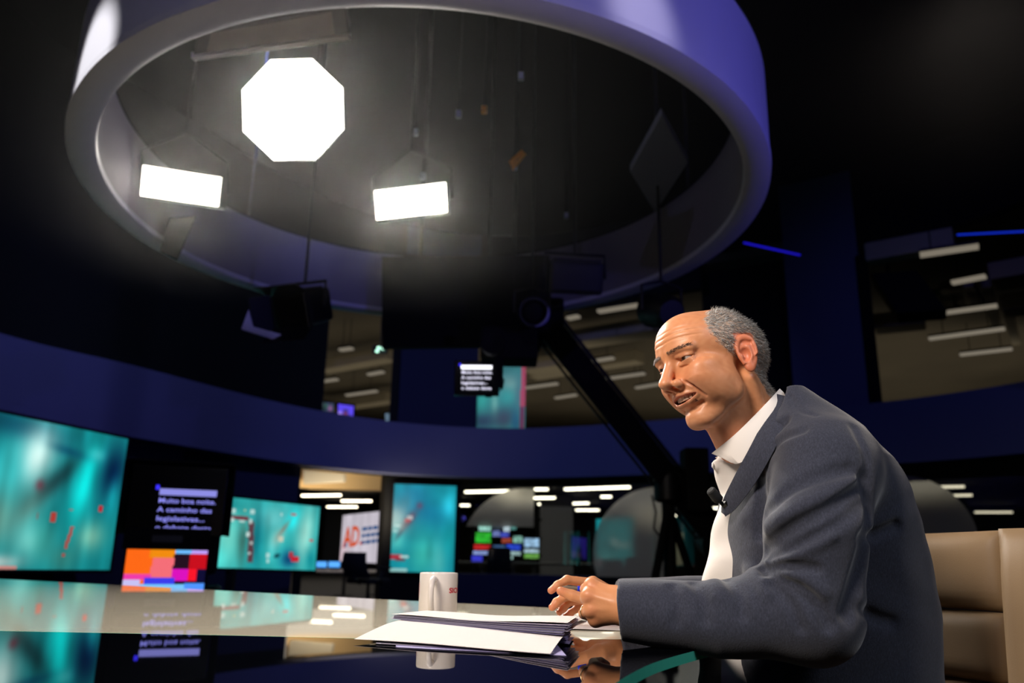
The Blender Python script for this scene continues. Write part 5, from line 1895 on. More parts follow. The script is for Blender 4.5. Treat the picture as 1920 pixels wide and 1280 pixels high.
LW = tuple(A3(1182, 1140, 1.268))
L_MCP = [tuple(A3(1109, 1099, 1.305)), tuple(A3(1104, 1118, 1.288)), tuple(A3(1109, 1144, 1.284)), tuple(A3(1117, 1162, 1.288))]
L_PIP = [tuple(A3(1098, 1104, 1.345)), tuple(A3(1098, 1122, 1.330)), tuple(A3(1095, 1150, 1.318)), tuple(A3(1112, 1164, 1.322))]
L_DIP = [tuple(A3(1116, 1112, 1.360)), tuple(A3(1117, 1128, 1.350)), tuple(A3(1119, 1147, 1.342)), tuple(A3(1126, 1163, 1.338))]
L_TIP = [tuple(A3(1131, 1118, 1.346)), tuple(A3(1132, 1131, 1.338)), tuple(A3(1132, 1147, 1.330)), tuple(A3(1136, 1160, 1.328))]
L_ARM = tuple(A3(1300, 1155, 1.25))


def left_hand(P):
    d = None
    for k, m_ in enumerate(L_MCP):
        e = cap(P, LW, m_, 0.0200, (0.0125, 0.0130, 0.0125, 0.0115)[k])
        d = e if d is None else smin(d, e, 0.012)
    d = smin(d, cap(P, LW, L_ARM, 0.0275, 0.034), 0.012)
    for k in range(4):
        r0 = (0.0098, 0.0100, 0.0094, 0.0084)[k]
        f = chain(P, [L_MCP[k], L_PIP[k], L_DIP[k], L_TIP[k]], [r0 + 0.002, r0, r0 * 0.9, r0 * 0.8])
        d = smin(d, f, 0.004)
        d = smin(d, ell(P, np.array(L_MCP[k]) + np.array([-0.001, -0.004, 0.002]), (0.0105, 0.0105, 0.0105)), 0.006)
    th = chain(P, [tuple(A3(1160, 1122, 1.285)), tuple(A3(1134, 1110, 1.320)), tuple(A3(1116, 1104, 1.352)), tuple(A3(1108, 1100, 1.374))], [0.017, 0.0125, 0.0105, 0.0085])
    d = smin(d, th, 0.010)
    # tendons on the back of the hand
    for k in (0, 1, 2):
        a, b = np.array(LW), np.array(L_MCP[k])
        c_ = a + (b - a) * 0.35 + np.array([0, -0.0165, 0.002])
        e_ = b + np.array([0, -0.0105, 0.003])
        d = smin(d, cap(P, c_, e_, 0.0022), 0.006)
    return d


RD = 1.63
R_IDX = [zp(900, 220, RD + .02), zp(800, 215, RD + .01), zp(425, 165, RD), zp(255, 265, RD - .012), zp(130, 360, RD - .02)]
R_MID = [zp(860, 420, RD + .02), zp(640, 430, RD), zp(370, 480, RD - .01), zp(235, 585, RD - .02), zp(150, 670, RD - .027)]
R_RNG = [zp(860, 520, RD + .02), zp(640, 520, RD + .012), zp(430, 590, RD + .005), zp(345, 690, RD - .006), zp(285, 760, RD - .014)]
R_PNK = [zp(880, 600, RD + .02), zp(700, 640, RD + .016), zp(600, 700, RD + .012), zp(490, 775, RD + .004), zp(405, 825, RD - .002)]
R_THB = [zp(1000, 560, RD - .025), zp(760, 520, RD - .045), zp(520, 450, RD - .046), zp(310, 372, RD - .044)]
R_WR = zp(1330, 540, RD + .03)
R_ELB = tuple(A3(1390, 1150, 1.70))


def right_hand(P):
    d = None
    for ch, r0 in ((R_IDX, .0088), (R_MID, .0090), (R_RNG, .0084), (R_PNK, .0074)):
        e = cap(P, R_WR, ch[0], 0.020, 0.014)
        d = e if d is None else smin(d, e, 0.014)
    d = smin(d, cap(P, R_WR, R_ELB, 0.027, 0.036), 0.012)
    d = smin(d, cap(P, R_WR, R_THB[0], 0.018, 0.018), 0.014)
    for ch, r0 in ((R_IDX, .0088), (R_MID, .0090), (R_RNG, .0084), (R_PNK, .0074)):
        f = chain(P, ch, [r0 + .0032, r0 + .0012, r0, r0 * .92, r0 * .80])
        for j in (2, 3):
            f = smin(f, ell(P, ch[j], (r0 * 1.07,) * 3), 0.003)
        d = smin(d, f, 0.0025)
    f = chain(P, R_THB, [.017, .0115, .0102, .0085])
    f = smin(f, ell(P, R_THB[2], (.0108,) * 3), .003)
    d = smin(d, f, 0.005)
    return d


def hand_tint(v):
    n_ = np.random.default_rng(2)
    c = np.tile(np.array(lin((214, 146, 100))), (len(v), 1))
    w = np.zeros(len(v))
    for ch in (R_IDX, R_MID, R_RNG, R_PNK, R_THB):
        for k, s in ((-1, 0.012), (-2, 0.010)):
            w = np.maximum(w, (0.6 if k == -1 else 0.25) * np.exp(-((v - np.array(ch[k])) ** 2).sum(1) / s ** 2))
    for p in L_MCP:
        w = np.maximum(w, 0.3 * np.exp(-((v - np.array(p) - np.array([0, -.012, 0])) ** 2).sum(1) / 0.010 ** 2))
    c = c * (1 - w[:, None]) + np.array(lin((208, 112, 88))) * w[:, None]
    return c


def bounds(pts, m_):
    pts = np.array(pts)
    return pts.min(0) - m_, pts.max(0) + m_


lo, hi = bounds([LW, L_ARM] + L_MCP + L_DIP + L_PIP, 0.042)
lv, lq = sdf_mesh(left_hand, lo, hi, 0.0015)
lo, hi = bounds(R_IDX + R_MID + R_RNG + R_PNK + R_THB + [R_WR], 0.035)
rv, rq = sdf_mesh(right_hand, lo, hi, 0.0015)

# ---- clothed trunk: rows of (py, front px, back px, half width across)
DB = 1.47


def rows_to_loft(rows):
    out = []
    for py, xf, xb, a in rows:
        f_, b_ = A3(xf, py, DB), A3(xb, py, DB)
        c_ = (f_ + b_) / 2
        out.append((c_[2], c_[0], c_[1], a, abs(b_[0] - f_[0]) / 2))
    return np.array(sorted(out))


JROWS = rows_to_loft([(1440, 1372, 1765, .195), (1280, 1352, 1738, .20), (1130, 1345, 1718, .20), (1050, 1350, 1702, .20), (980, 1354, 1684, .20),
                      (930, 1362, 1664, .20), (870, 1390, 1632, .19), (820, 1412, 1590, .165), (785, 1424, 1552, .12), (755, 1436, 1518, .085), (735, 1448, 1496, .06)])
SROWS = rows_to_loft([(1440, 1330, 1700, .16), (1280, 1310, 1690, .10), (1090, 1321, 1680, .085), (1050, 1326, 1670, .085), (1000, 1338, 1650, .085), (960, 1348, 1630, .085),
                      (930, 1353, 1610, .09), (900, 1346, 1590, .09), (872, 1342, 1560, .085), (850, 1350, 1540, .072), (820, 1368, 1520, .066)])
SWIDE = SROWS.copy()
SWIDE[:, 1] += 0.022
SWIDE[:, 3] = np.clip(SWIDE[:, 3] * 1.7, 0, 0.15)
SWIDE = SWIDE[SWIDE[:, 0] < A3(1350, 905, DB)[2]]
YB = JROWS[:, 2].mean()


def loft(P, R_, n=2.4):
    z = P[:, 2]
    cx = np.interp(z, R_[:, 0], R_[:, 1])
    cy = np.interp(z, R_[:, 0], R_[:, 2])
    a = np.interp(z, R_[:, 0], R_[:, 3])
    b = np.interp(z, R_[:, 0], R_[:, 4])
    u = np.abs((P[:, 1] - cy) / a)
    v = np.abs((P[:, 0] - cx) / b)
    rr = (u ** n + v ** n + 1e-12) ** (1 / n)
    d = (rr - 1) * np.minimum(a, b) * 0.85
    return np.maximum(d, np.maximum(R_[0, 0] - z, z - R_[-1, 0]))


SHO = tuple(A3(1552, 876, 1.295))
UPA = tuple(A3(1530, 985, 1.245))
ELB = tuple(A3(1522, 1148, 1.225))
FAM = tuple(A3(1350, 1160, 1.245))
CUF = tuple(A3(1150, 1142, 1.282))
CUFC = np.array(A3(1162, 1141, 1.280))
RSHO = tuple(A3(1520, 860, 1.655))
RELB = tuple(A3(1440, 1130, 1.70))
RCUF = tuple(np.array(R_WR) + (np.array(R_ELB) - np.array(R_WR)) * 0.02)
NKB = tuple(A3(1478, 806, 1.47))
cuf_dir = np.array(CUF) - np.array(FAM)
cuf_dir /= np.linalg.norm(cuf_dir)
cuf_n = cuf_dir + np.array([0.0, 0.0, -0.10])
cuf_n = (cuf_n / np.linalg.norm(cuf_n)).astype(np.float32)
rcd = np.array(R_WR) - np.array(R_ELB)
rcd = (rcd / np.linalg.norm(rcd)).astype(np.float32)


def arms(P):
    d = chain(P, [SHO, UPA, ELB], [0.073, 0.080, 0.070])
    d = smin(d, chain(P, [ELB, FAM, CUF], [0.070, 0.0575, 0.0465]), 0.035)
    d = np.maximum(d, (P - CUFC.astype(np.float32)) @ cuf_n)
    r_ = chain(P, [RSHO, RELB], [0.070, 0.062])
    r_ = smin(r_, cap(P, RELB, R_WR, 0.060, 0.043), 0.03)
    r_ = np.maximum(r_, (P - np.array(R_WR, np.float32)) @ rcd + 0.004)
    return d, r_


GROOVES = []
RIDGES = []


def jacket_field(P, detail=True):
    P = P.astype(np.float32)
    d = loft(P, JROWS)
    d = smin(d, cap(P, NKB, SHO, 0.048, 0.066), 0.05)
    d = smin(d, cap(P, NKB, RSHO, 0.048, 0.064), 0.05)
    # back and chest fullness
    d = smin(d, cap(P, tuple(A3(1600, 930, 1.40)), tuple(A3(1640, 1150, 1.42)), 0.075, 0.085), 0.05)
    # open front: V neck running into a straight front edge
    z = P[:, 2]
    zv, zt = A3(1352, 945, 1.42)[2], A3(1455, 740, 1.42)[2]
    t = np.clip((z - zv) / (zt - zv), 0, 1)
    ue = 0.024 + 0.056 * t
    cxl = np.interp(z, JROWS[:, 0], JROWS[:, 1])
    u = YB - P[:, 1]                       # towards the camera is positive
    xcut = cxl + 0.02 * t - 0.03 * (1 - t)
    open_ = np.maximum(np.maximum(u - ue, -u - ue), P[:, 0] - xcut)
    d = ssub(d, open_, 0.006)
    a, r_ = arms(P)
    a2 = smin(d, a, 0.022)
    d = smin(a2, r_, 0.022)
    # neck hole
    d = ssub(d, cap(P, NKB, tuple(A3(1400, 760, 1.46)), 0.068, 0.074), 0.008)
    # hollow cuff
    d = ssub(d, cap(P, tuple(CUFC + cuf_n * 0.03), tuple(CUFC - cuf_n * 0.022), 0.036), 0.003)
    # collar roll and lapel along the front edge
    if detail:
        for pts, r, dep in RIDGES + GROOVES:
            A_ = np.array(pts)
            near_ = ((P > A_.min(0) - 2.6 * r) & (P < A_.max(0) + 2.6 * r)).all(1)
            if not near_.any():
                continue
            Pn = P[near_]
            e = None
            for i in range(len(pts) - 1):
                q = cap(Pn, pts[i], pts[i + 1], r)
                e = q if e is None else np.minimum(e, q)
            d[near_] += dep * np.exp(-(np.maximum(e + r, 0) / r) ** 2)
        d = d + 0.0012 * np.sin(P[:, 0] * 41 + 3 * np.sin(P[:, 2] * 23)) * np.sin(P[:, 2] * 37 + P[:, 1] * 29)
    return d


plain = lambda P: jacket_field(P, False)


def trace(pxs):
    pts = catmull(pxs, 3)
    out = [march(plain, x, y) for x, y in pts]
    return [p for p in out if p is not None]


for pxs, r, dep in [
        ([(1432, 962), (1485, 915), (1546, 890), (1596, 880)], 0.011, 0.010),
        ([(1434, 1030), (1485, 990), (1546, 958), (1612, 915)], 0.011, 0.012),
        ([(1442, 1044), (1502, 1019), (1572, 980), (1616, 944)], 0.009, 0.010),
        ([(1430, 1066), (1475, 1060), (1530, 1066)], 0.008, 0.008),
        ([(1436, 1074), (1502, 1102), (1537, 1140), (1553, 1172)], 0.010, 0.010),
        ([(1448, 1098), (1480, 1130), (1500, 1175)], 0.009, 0.006),
        ([(1424, 1000), (1427, 930), (1424, 868), (1441, 818), (1470, 790)], 0.010, 0.011),
        ([(1441, 850), (1466, 822), (1505, 806)], 0.009, 0.006),
        ([(1618, 1010), (1650, 1000), (1680, 986)], 0.010, 0.009),
        ([(1622, 900), (1634, 960), (1622, 1030), (1606, 1095), (1590, 1150)], 0.014, 0.016),
        ([(1612, 1140), (1640, 1158), (1672, 1168)], 0.012, 0.006),
        ([(1300, 1092), (1320, 1120), (1322, 1160)], 0.010, 0.006),
        ([(1362, 1084), (1385, 1110), (1392, 1150)], 0.010, 0.006),
        ([(1260, 1100), (1272, 1130), (1268, 1165)], 0.010, 0.004),
        ([(1480, 742), (1500, 768), (1530, 778)], 0.005, 0.003),
        ([(1600, 800), (1622, 850), (1630, 900)], 0.007, 0.004)]:
    pts = trace(pxs)
    if len(pts) > 1:
        GROOVES.append((pts, r * 0.85, dep * 1.45))
for pxs, r, dep in [
        ([(1440, 990), (1500, 950), (1560, 925), (1606, 900)], 0.012, 0.005),
        ([(1440, 1052), (1500, 1034), (1560, 1004)], 0.009, 0.005),
        ([(1445, 1080), (1500, 1085), (1545, 1110)], 0.010, 0.006),
        ([(1405, 1070), (1425, 1085), (1440, 1110)], 0.012, 0.006),
        ([(1340, 1090), (1350, 1115)], 0.012, 0.004)]:
    pts = trace(pxs)
    if len(pts) > 1:
        RIDGES.append((pts, r, -dep * 1.4))

lo = np.array([0.10, 1.05, 0.44])
hi = np.array([0.95, 1.86, 1.24])
jv, jq = sdf_mesh(jacket_field, lo, hi, 0.0036)
m_jacket = bpy.data.materials.new('dark_blue_grey_twill')
m_jacket.use_nodes = True
_nt = m_jacket.node_tree
_b = _nt.nodes['Principled BSDF']
_b.inputs['Roughness'].default_value = 0.85
_b.inputs['Specular IOR Level'].default_value = 0.25
_b.inputs['Sheen Weight'].default_value = 0.25
_b.inputs['Sheen Roughness'].default_value = 0.5
_tc = _nt.nodes.new('ShaderNodeTexCoord')
_mp = _nt.nodes.new('ShaderNodeMapping')
_mp.inputs['Rotation'].default_value = (0.6, 0.5, 0.7)
_mp.inputs['Scale'].default_value = (1.0, 1.0, 0.35)
_nt.links.new(_tc.outputs['Object'], _mp.inputs['Vector'])
_w = _nt.nodes.new('ShaderNodeTexNoise')
_w.inputs['Scale'].default_value = 700
_w.inputs['Detail'].default_value = 2
_n = _nt.nodes.new('ShaderNodeTexNoise')
_n.inputs['Scale'].default_value = 420
_n.inputs['Detail'].default_value = 3
_nt.links.new(_mp.outputs['Vector'], _w.inputs['Vector'])
_nt.links.new(_mp.outputs['Vector'], _n.inputs['Vector'])
_mx = _nt.nodes.new('ShaderNodeMix')
_mx.data_type = 'RGBA'
_mx.inputs[6].default_value = (*lin((28, 31, 43)), 1)
_mx.inputs[7].default_value = (*lin((80, 84, 104)), 1)
_md = _nt.nodes.new('ShaderNodeMath')
_md.operation = 'MULTIPLY'
_nt.links.new(_w.outputs['Fac'], _md.inputs[0])
_nt.links.new(_n.outputs['Fac'], _md.inputs[1])
_nt.links.new(_md.outputs[0], _mx.inputs[0])
_nt.links.new(_mx.outputs[2], _b.inputs['Base Color'])
_bp = _nt.nodes.new('ShaderNodeBump')
_bp.inputs['Strength'].default_value = 0.8
_bp.inputs['Distance'].default_value = 0.0008
_nt.links.new(_md.outputs[0], _bp.inputs['Height'])
_nt.links.new(_bp.outputs['Normal'], _b.inputs['Normal'])


def shirt_field(P):
    P = P.astype(np.float32)
    d = smin(loft(P, SROWS, 2.1), loft(P, SWIDE, 2.3), 0.02)
    d = d + 0.0015 * np.sin(P[:, 2] * 70 + P[:, 1] * 30)
    # placket bulge with the open top button
    d = smin(d, ell(P, tuple(A3(1341, 872, DB - .01)), (0.005, 0.010, 0.009)), 0.008)
    return d


sv, sq = sdf_mesh(shirt_field, (0.20, 1.25, 0.50), (0.85, 1.70, 1.16), 0.004)
m_shirt = mat('white_cotton', (232, 226, 222), 0.8, spec=0.2, bump=(1200, 0.12))

# ---- body: head, neck, hidden trunk, legs and both hands as one mesh
HIP = A3(1590, 1420, 1.47)


def trunk_field(P):
    P = P.astype(np.float32)
    d = loft(P, SROWS, 2.0) + 0.012
    for s in (-1, 1):
        hip_ = (HIP[0] - 0.02, YB + 0.1 * s, 0.555)
        kn = (HIP[0] - 0.44, YB + 0.12 * s, 0.535)
        ft = (HIP[0] - 0.42, YB + 0.12 * s, 0.10)
        d = smin(d, cap(P, hip_, kn, 0.078, 0.055), 0.05)
        d = smin(d, cap(P, kn, ft, 0.052, 0.036), 0.02)
    d = smin(d, cap(P, NKB, tuple(A3(1425, 800, 1.47)), 0.055, 0.055), 0.03)
    d = smin(d, chain(P, [NKB, SHO, UPA, ELB, FAM, L_ARM], [.05, .05, .052, .042, .038, .034]), 0.03)
    d = smin(d, chain(P, [NKB, RSHO, RELB, R_ELB], [.05, .05, .042, .036]), 0.03)
    return d


tv, tq = sdf_mesh(trunk_field, (0.0, 1.1, 0.02), (0.95, 1.85, 1.2), 0.011, 8)
VV = np.vstack([HW, lv, rv, tv])
QQ = np.vstack([hq, lq + len(HW), rq + len(HW) + len(lv), tq + len(HW) + len(lv) + len(rv)])
CC = np.vstack([head_colors, hand_tint(lv), hand_tint(rv), np.tile(np.array(lin((196, 138, 104))), (len(tv), 1))])


def hair_mask(v):
    x, y, z = v[:, 0], np.abs(v[:, 1]), v[:, 2]
    line = np.interp(z, [-80, -50, -36, -22, 4, 14, 30, 55, 75, 95, 112, 125], [-62, -50, -40, -34, 14, 26, 38, 50, 44, 18, -6, -20])
    line = np.where((z > 96) & (y < 45), line - 6 - 0.4 * (45 - y), line)
    line = line + 3.0 * np.sin(z * .55 + y * .2) * np.sin(z * .21 + x * .1)
    m_ = np.clip((line - x) / 9.0, 0, 1)
    return m_ * np.clip((z + 84) / 14, 0, 1)


hm = hair_mask(hv)
ear_zone = (np.abs(hv[:, 1]) > 73) & (np.abs(hv[:, 0] + 26) < 29) & (np.abs(hv[:, 2]) < 40)
hm[ear_zone] = 0
_sv = hv.astype(np.float32).copy()
_sv[:, 1] = np.abs(_sv[:, 1])
hm[(ear_field(_sv) < 2.5) & (_sv[:, 1] > 60)] = 0
CC[:len(HW)] = CC[:len(HW)] * (1 - 0.75 * hm[:, None]) + np.array(lin((176, 160, 144))) * 0.8 * hm[:, None]
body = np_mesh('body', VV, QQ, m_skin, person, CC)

jacket = np_mesh('jacket', jv, jq, m_jacket, person)
shirt = np_mesh('shirt', sv, sq, m_shirt, person)


# ---- shirt collar: two leaves round the neck
def collar_leaf(near):
    top = [(1462, 728, 1.435), (1440, 752, 1.405), (1410, 783, 1.392), (1378, 814, 1.395), (1350, 837, 1.415), (1335, 849, 1.440)]
    bot = [(1474, 744, 1.428), (1458, 782, 1.388), (1436, 822, 1.372), (1410, 852, 1.372), (1386, 868, 1.380), (1371, 866, 1.392)]
    T_ = catmull([A3(*p) for p in top], 5)
    B_ = catmull([A3(*p) for p in bot], 5)
    if not near:
        for Q in (T_, B_):
            dy = (YB - 0.03) - Q[:, 1]
            Q[:, 1] = (YB - 0.03) + dy
            Q[:, 0] += 0.012 + 0.30 * np.maximum(dy, 0)
    n = len(T_)
    vs_, fs = [], []
    mid = (T_ + B_) / 2 + np.array([0, -0.004 if near else 0.004, 0])
    rows_ = [T_, mid, B_]
    off = np.array([0.0, 0.0025 if near else -0.0025, -0.0008])
    for R_ in rows_ + [r_ + off for r_ in rows_[::-1]]:
        vs_ += [tuple(p) for p in R_]
    k = 6
    for j in range(k):
        j2 = (j + 1) % k
        for i in range(n - 1):
            fs.append((j * n + i, j * n + i + 1, j2 * n + i + 1, j2 * n + i))
    fs.append(tuple(j * n for j in range(k)))
    fs.append(tuple(j * n + n - 1 for j in range(k))[::-1])
    return MB().add(vs_, fs).build('collar', m_shirt, shirt, autosmooth=50)


collar_leaf(True)
collar_leaf(False)
b_ = A3(1337, 872, 1.455)
MB().lathe([(0.001, 0), (0.0045, 0), (0.0052, 0.0008), (0.0045, 0.0018), (0.001, 0.0016)], b_, 16, (Vector((0, 1, 0)), Vector((0, 0, 1)), Vector((-1, 0, 0)))).build('button', mat('shirt_button', (225, 222, 220), 0.3), shirt, smooth=True)

# ---- jacket collar and lapel lying on the front edge
lap = [(1452, 737, 1.425), (1430, 790, 1.385), (1404, 842, 1.372), (1378, 890, 1.385), (1355, 938, 1.410), (1352, 960, 1.412)]
lap2 = [(1500, 752, 1.400), (1474, 800, 1.350), (1448, 850, 1.335), (1416, 905, 1.350), (1380, 952, 1.385), (1360, 968, 1.402)]
T_ = catmull([A3(*p) for p in lap], 5)
B0 = catmull([A3(*p) for p in lap2], 5)
B_ = []
for p in B0:
    q = np.array([p])
    B_.append(p)
B_ = np.array(B_)
n = len(T_)
vs_, fs = [], []
rows_ = [T_, T_ * .66 + B_ * .34 + np.array([0, -.004, 0]), T_ * .33 + B_ * .67 + np.array([0, -.004, 0]), B_]
off = np.array([0.002, 0.005, 0.0])
allr = rows_ + [r_ + off for r_ in rows_[::-1]]
for R_ in allr:
    vs_ += [tuple(p) for p in R_]
k = len(allr)
for j in range(k):
    j2 = (j + 1) % k
    for i in range(n - 1):
        fs.append((j * n + i, j * n + i + 1, j2 * n + i + 1, j2 * n + i))
fs.append(tuple(j * n for j in range(k)))
fs.append(tuple(j * n + n - 1 for j in range(k))[::-1])
MB().add(vs_, fs).build('lapel', m_jacket, jacket, autosmooth=50)


# ---- trousers and shoes, under the desk
def trouser_field(P):
    P = P.astype(np.float32)
    d = None
    for s in (-1, 1):
        hip_ = (HIP[0] - 0.02, YB + 0.1 * s, 0.565)
        kn = (HIP[0] - 0.44, YB + 0.12 * s, 0.545)
        ft = (HIP[0] - 0.42, YB + 0.12 * s, 0.10)
        e = smin(cap(P, hip_, kn, 0.092, 0.068), cap(P, kn, ft, 0.066, 0.055), 0.03)
        d = e if d is None else smin(d, e, 0.03)
    d = smin(d, ell(P, (HIP[0] + 0.02, YB, 0.58), (0.16, 0.19, 0.12)), 0.04)
    return np.maximum(d, 0.085 - P[:, 2])


rv2, rq2 = sdf_mesh(trouser_field, (0.0, 1.15, 0.05), (0.95, 1.8, 0.75), 0.009, 8)
np_mesh('trousers', rv2, rq2, mat('navy_trouser_cloth', (28, 30, 42), 0.9), person)
for s in (-1, 1):
    x_, y_ = HIP[0] - 0.42, YB + 0.12 * s
    shoe = lambda P: np.maximum(smin(ell(P, (x_ - 0.06, y_, 0.03), (0.145, 0.048, 0.055)), cap(P, (x_, y_, 0.05), (x_, y_, 0.11), 0.048), 0.03), 0.002 - P[:, 2])
    a_, b2 = sdf_mesh(shoe, (x_ - 0.24, y_ - 0.08, -0.01), (x_ + 0.12, y_ + 0.08, 0.17), 0.006, 8)
    np_mesh('shoe', a_, b2, mat('black_leather', (12, 12, 13), 0.3), person)

# ---- eyes, teeth
m_eye = tint_mat('eyeball', 0.08, 0.6)
for s in (1, -1):
    cy = 32.5 * s
    n1, n2 = 40, 24
    th = np.linspace(0, 2 * PI, n1, endpoint=False)
    ph = np.linspace(0.001, PI - 0.001, n2)
    gz = np.array([0.97, -0.06, 0.10])
    gz /= np.linalg.norm(gz)
    a1 = np.cross(gz, [0, 0, 1.0])
    a1 /= np.linalg.norm(a1)
    a2 = np.cross(gz, a1)
    vs_, cl = [], []
    for p in ph:
        for t_ in th:
            vs_.append(np.array([76.5, cy, 13.0]) + 13.4 * (gz * math.cos(p) + (a1 * math.cos(t_) + a2 * math.sin(t_)) * math.sin(p)))
            r = p * 13.4
            cl.append(lin((8, 6, 6)) if r < 2.6 else (lin((62, 42, 30)) if r < 6.4 else lin((170, 155, 148))))
    fs = np.array([(i * n1 + k, i * n1 + (k + 1) % n1, (i + 1) * n1 + (k + 1) % n1, (i + 1) * n1 + k) for i in range(n2 - 1) for k in range(n1)])
    np_mesh('eye', from_head(np.array(vs_)), fs, m_eye, person, np.array(cl))
m_teeth = mat('tooth_enamel', (226, 212, 192), 0.25)
for k in range(-5, 6):
    if k == 0:
        continue
    w_ = 7.6 if abs(k) == 1 else 6.3
    y_ = math.copysign((abs(k) - 1) * 6.3 + 4.0, k)
    x_ = 86.8 - 0.017 * y_ * y_
    zc = -52.0 + 3.5 * (abs(y_) / 32) ** 2
    ang = math.atan(0.034 * y_)
    ax = [from_head(np.array([v]))[0] - HCEN for v in ((-math.sin(ang) * -1 * -1, math.cos(ang), 0), (math.cos(ang), math.sin(ang), 0), (0, 0, 1))]
    ax = tuple(Vector(a_ * 1000 / np.linalg.norm(a_ * 1000)) for a_ in ax)
    MB().box(from_head(np.array([[x_, y_, zc + 1.2]]))[0], (w_ / 1000, 0.005, 0.0095), ax).build('tooth', m_teeth, person, bevel=0.0015)

# ---- hair: short grey strands
m_hair = tint_mat('grey_hair', 0.45, 0.4)


def strands(pts, dirs, lens, rad, cols, name):
    n = len(pts)
    d = dirs / np.linalg.norm(dirs, axis=1)[:, None]
    a = np.cross(d, rng.normal(size=(n, 3)))
    a /= np.linalg.norm(a, axis=1)[:, None]
    b = np.cross(d, a)
    vs_ = []
    for k in range(3):
        t_ = 2 * PI * k / 3
        vs_.append(pts + (a * math.cos(t_) + b * math.sin(t_)) * rad)
    vs_.append(pts + d * lens[:, None])
    Vx = np.stack(vs_, 1).reshape(-1, 3)
    i4 = np.arange(n) * 4
    F_ = np.concatenate([np.stack([i4, i4 + 1, i4 + 3], 1), np.stack([i4 + 1, i4 + 2, i4 + 3], 1), np.stack([i4 + 2, i4, i4 + 3], 1)])
    o_ = np_mesh(name, from_head(Vx), F_, m_hair, person, np.repeat(cols, 4, axis=0), smooth=False)
    o_['kind'] = 'stuff'
    return o_


fn_ = head_field
cand = np.where(hm > 0.15)[0]
pick = rng.choice(cand, size=min(15000, len(cand) * 3), replace=True)
pick = pick[rng.random(len(pick)) < hm[pick]]
P0 = hv[pick] + rng.normal(0, 0.7, (len(pick), 3))
eps = 1.0
def grad(P):
    g = np.stack([fn_(P + np.eye(3)[k] * eps) - fn_(P - np.eye(3)[k] * eps) for k in range(3)], 1)
    return g / (np.linalg.norm(g, axis=1)[:, None] + 1e-9)
G = grad(P0)
flow = np.array([-0.75, 0, -0.65]) + np.where((P0[:, 2] > 85)[:, None], np.array([0.3, 0, 0.6]), 0)
flow = flow - G * (flow * G).sum(1)[:, None]
dr = flow + G * np.where(P0[:, 2] > 70, 0.16, 0.42)[:, None] + rng.normal(0, 0.34, P0.shape)
tone = np.clip(rng.beta(1.3, 1.6, len(P0)) + 0.18 * np.clip((P0[:, 0] + 10) / 40, -1, 1) - 0.15 * np.clip((P0[:, 2] - 70) / 40, 0, 1), 0, 1)
colr = np.array(lin((140, 130, 118)))[None] * (1 - tone[:, None]) + np.array(lin((255, 252, 246)))[None] * tone[:, None]
strands(P0, dr, rng.uniform(6.0, 11.5, len(P0)), 0.45, colr, 'hair')
# brows
cb = np.where((hv[:, 0] > 60) & (np.abs(hv[:, 1]) > 9) & (np.abs(hv[:, 1]) < 53))[0]
yb_ = np.abs(hv[cb, 1])
sel = cb[np.abs(hv[cb, 2] - (29.5 + 3.0 * np.sin(np.clip((yb_ - 10) / 42, 0, 1) * 2.4))) < 2.6]
sel = rng.choice(sel, size=min(700, len(sel)), replace=True)
P1 = hv[sel] + rng.normal(0, 0.5, (len(sel), 3))
G1 = grad(P1)
fl = np.stack([np.full(len(P1), -0.5), np.sign(P1[:, 1]) * 0.9, np.full(len(P1), 0.15)], 1)
fl = fl - G1 * (fl * G1).sum(1)[:, None] + G1 * 0.3 + rng.normal(0, 0.15, P1.shape)
t1 = rng.random(len(P1))[:, None] ** 2
strands(P1, fl, rng.uniform(5, 8, len(P1)), 0.3, np.array(lin((70, 54, 44)))[None] * (1 - t1) + np.array(lin((112, 96, 84)))[None] * t1, 'eyebrow_hair')

# ---- wedding ring, worn on the left hand
a, b = np.array(L_MCP[2]), np.array(L_PIP[2])
ax_ = (b - a) / np.linalg.norm(b - a)
rc_ = a + (b - a) * 0.52
s1 = np.cross(ax_, [0, 0, 1.0])
s1 /= np.linalg.norm(s1)
s2 = np.cross(ax_, s1)
MB().tube([rc_ + (s1 * math.cos(t_) + s2 * math.sin(t_)) * 0.0120 for t_ in np.linspace(0, 2 * PI, 40, endpoint=False)], 0.0013, 8, closed=True).build('wedding_ring', mat('polished_gold', (232, 214, 176), 0.18, metal=1.0), person, smooth=True)

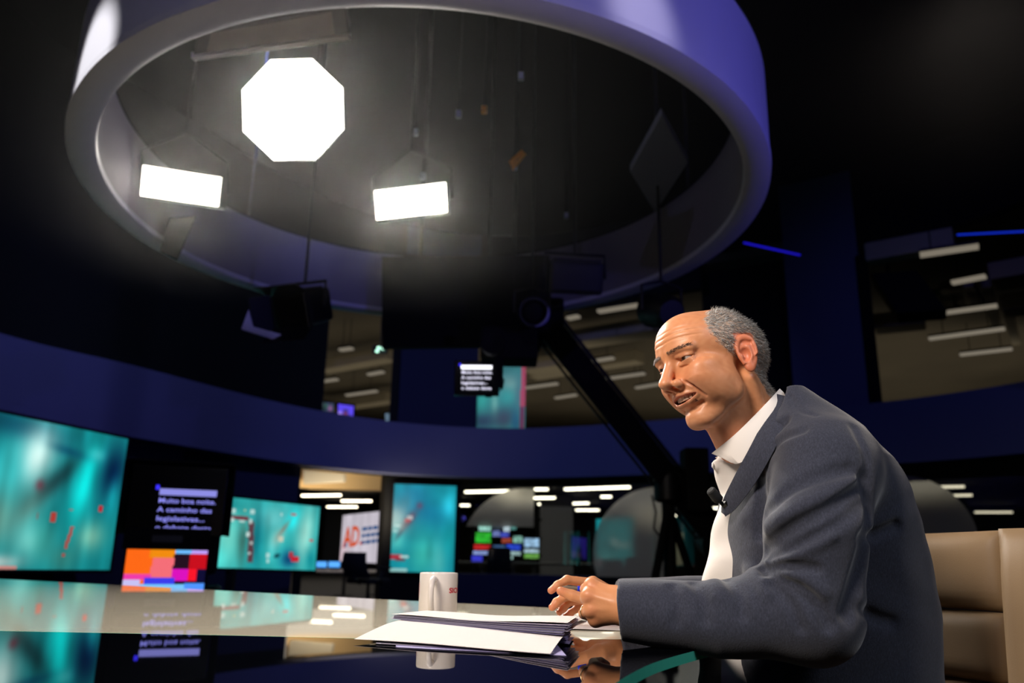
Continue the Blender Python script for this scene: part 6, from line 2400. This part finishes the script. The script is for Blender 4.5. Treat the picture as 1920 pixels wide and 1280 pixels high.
# ---- lapel microphone and pen
mp = Vector(A3(1341, 929, 1.40))
md = (Vector(A3(1331, 917, 1.40)) - Vector(A3(1352, 942, 1.405))).normalized()
t = thing('lapel_microphone', 'small black clip-on microphone at the edge of the jacket', 'microphone', mp)
sx = md.orthogonal().normalized()
sy = md.cross(sx)
MB().lathe([(0.001, 0.0145), (0.0065, 0.0145), (0.0085, 0.0125), (0.009, 0.0), (0.009, -0.010), (0.0075, -0.012), (0.001, -0.012)], mp, 24, (sx, sy, md)).build('foam_head', mat('black_foam', (20, 20, 22), 0.8, bump=(900, .5)), t, autosmooth=40)
MB().lathe([(0.0035, -0.012), (0.0035, -0.022)], mp, 12, (sx, sy, md)).build('stem', m_dark, t)
MB().box(mp - md * 0.024 + Vector((0.004, 0, 0)), (0.006, 0.012, 0.016), (sx, sy, md)).build('clip', m_dark, t, bevel=0.001)

pa, pb_ = Vector(zp(330, 296, RD - .030)), Vector(zp(770, 345, RD - .026))
pd = (pb_ - pa).normalized()
t = thing('pen', 'slim grey pen with a blue end held between thumb and fingers', 'pen', pa)
sx = pd.orthogonal().normalized()
sy = pd.cross(sx)
Lp = (pb_ - pa).length
MB().lathe([(0.0012, 0.0), (0.003, 0.006), (0.0042, 0.010), (0.0042, Lp * 0.66), (0.002, Lp * 0.67)], pa, 16, (sx, sy, pd)).build('barrel', mat('clear_grey_plastic', (120, 112, 100), 0.2), t, autosmooth=40)
MB().lathe([(0.0045, Lp * 0.64), (0.0056, Lp * 0.66), (0.0056, Lp * 0.97), (0.004, Lp)], pa, 16, (sx, sy, pd)).build('blue_cap', mat('blue_plastic', (36, 62, 235), 0.25), t, autosmooth=40)

# ------------------------------------------------------------------ haze volume added in the ring to imitate lens glare round the lamps
m_haze = bpy.data.materials.new('glare_haze')
m_haze.use_nodes = True
_nt = m_haze.node_tree
for _n in list(_nt.nodes):
    _nt.nodes.remove(_n)
_v = _nt.nodes.new('ShaderNodeVolumeScatter')
_v.inputs['Color'].default_value = (1, 1, 1, 1)
_v.inputs['Density'].default_value = 0.007
_v.inputs['Anisotropy'].default_value = 0.7
_o = _nt.nodes.new('ShaderNodeOutputMaterial')
_nt.links.new(_v.outputs[0], _o.inputs['Volume'])
hz = MB().box((-1.4, 4.9, 3.5), (6.6, 6.4, 2.6)).build('haze', m_haze)
tag(hz, 'thin haze volume added to imitate glare around the lamps in the ring', 'haze', kind='stuff')
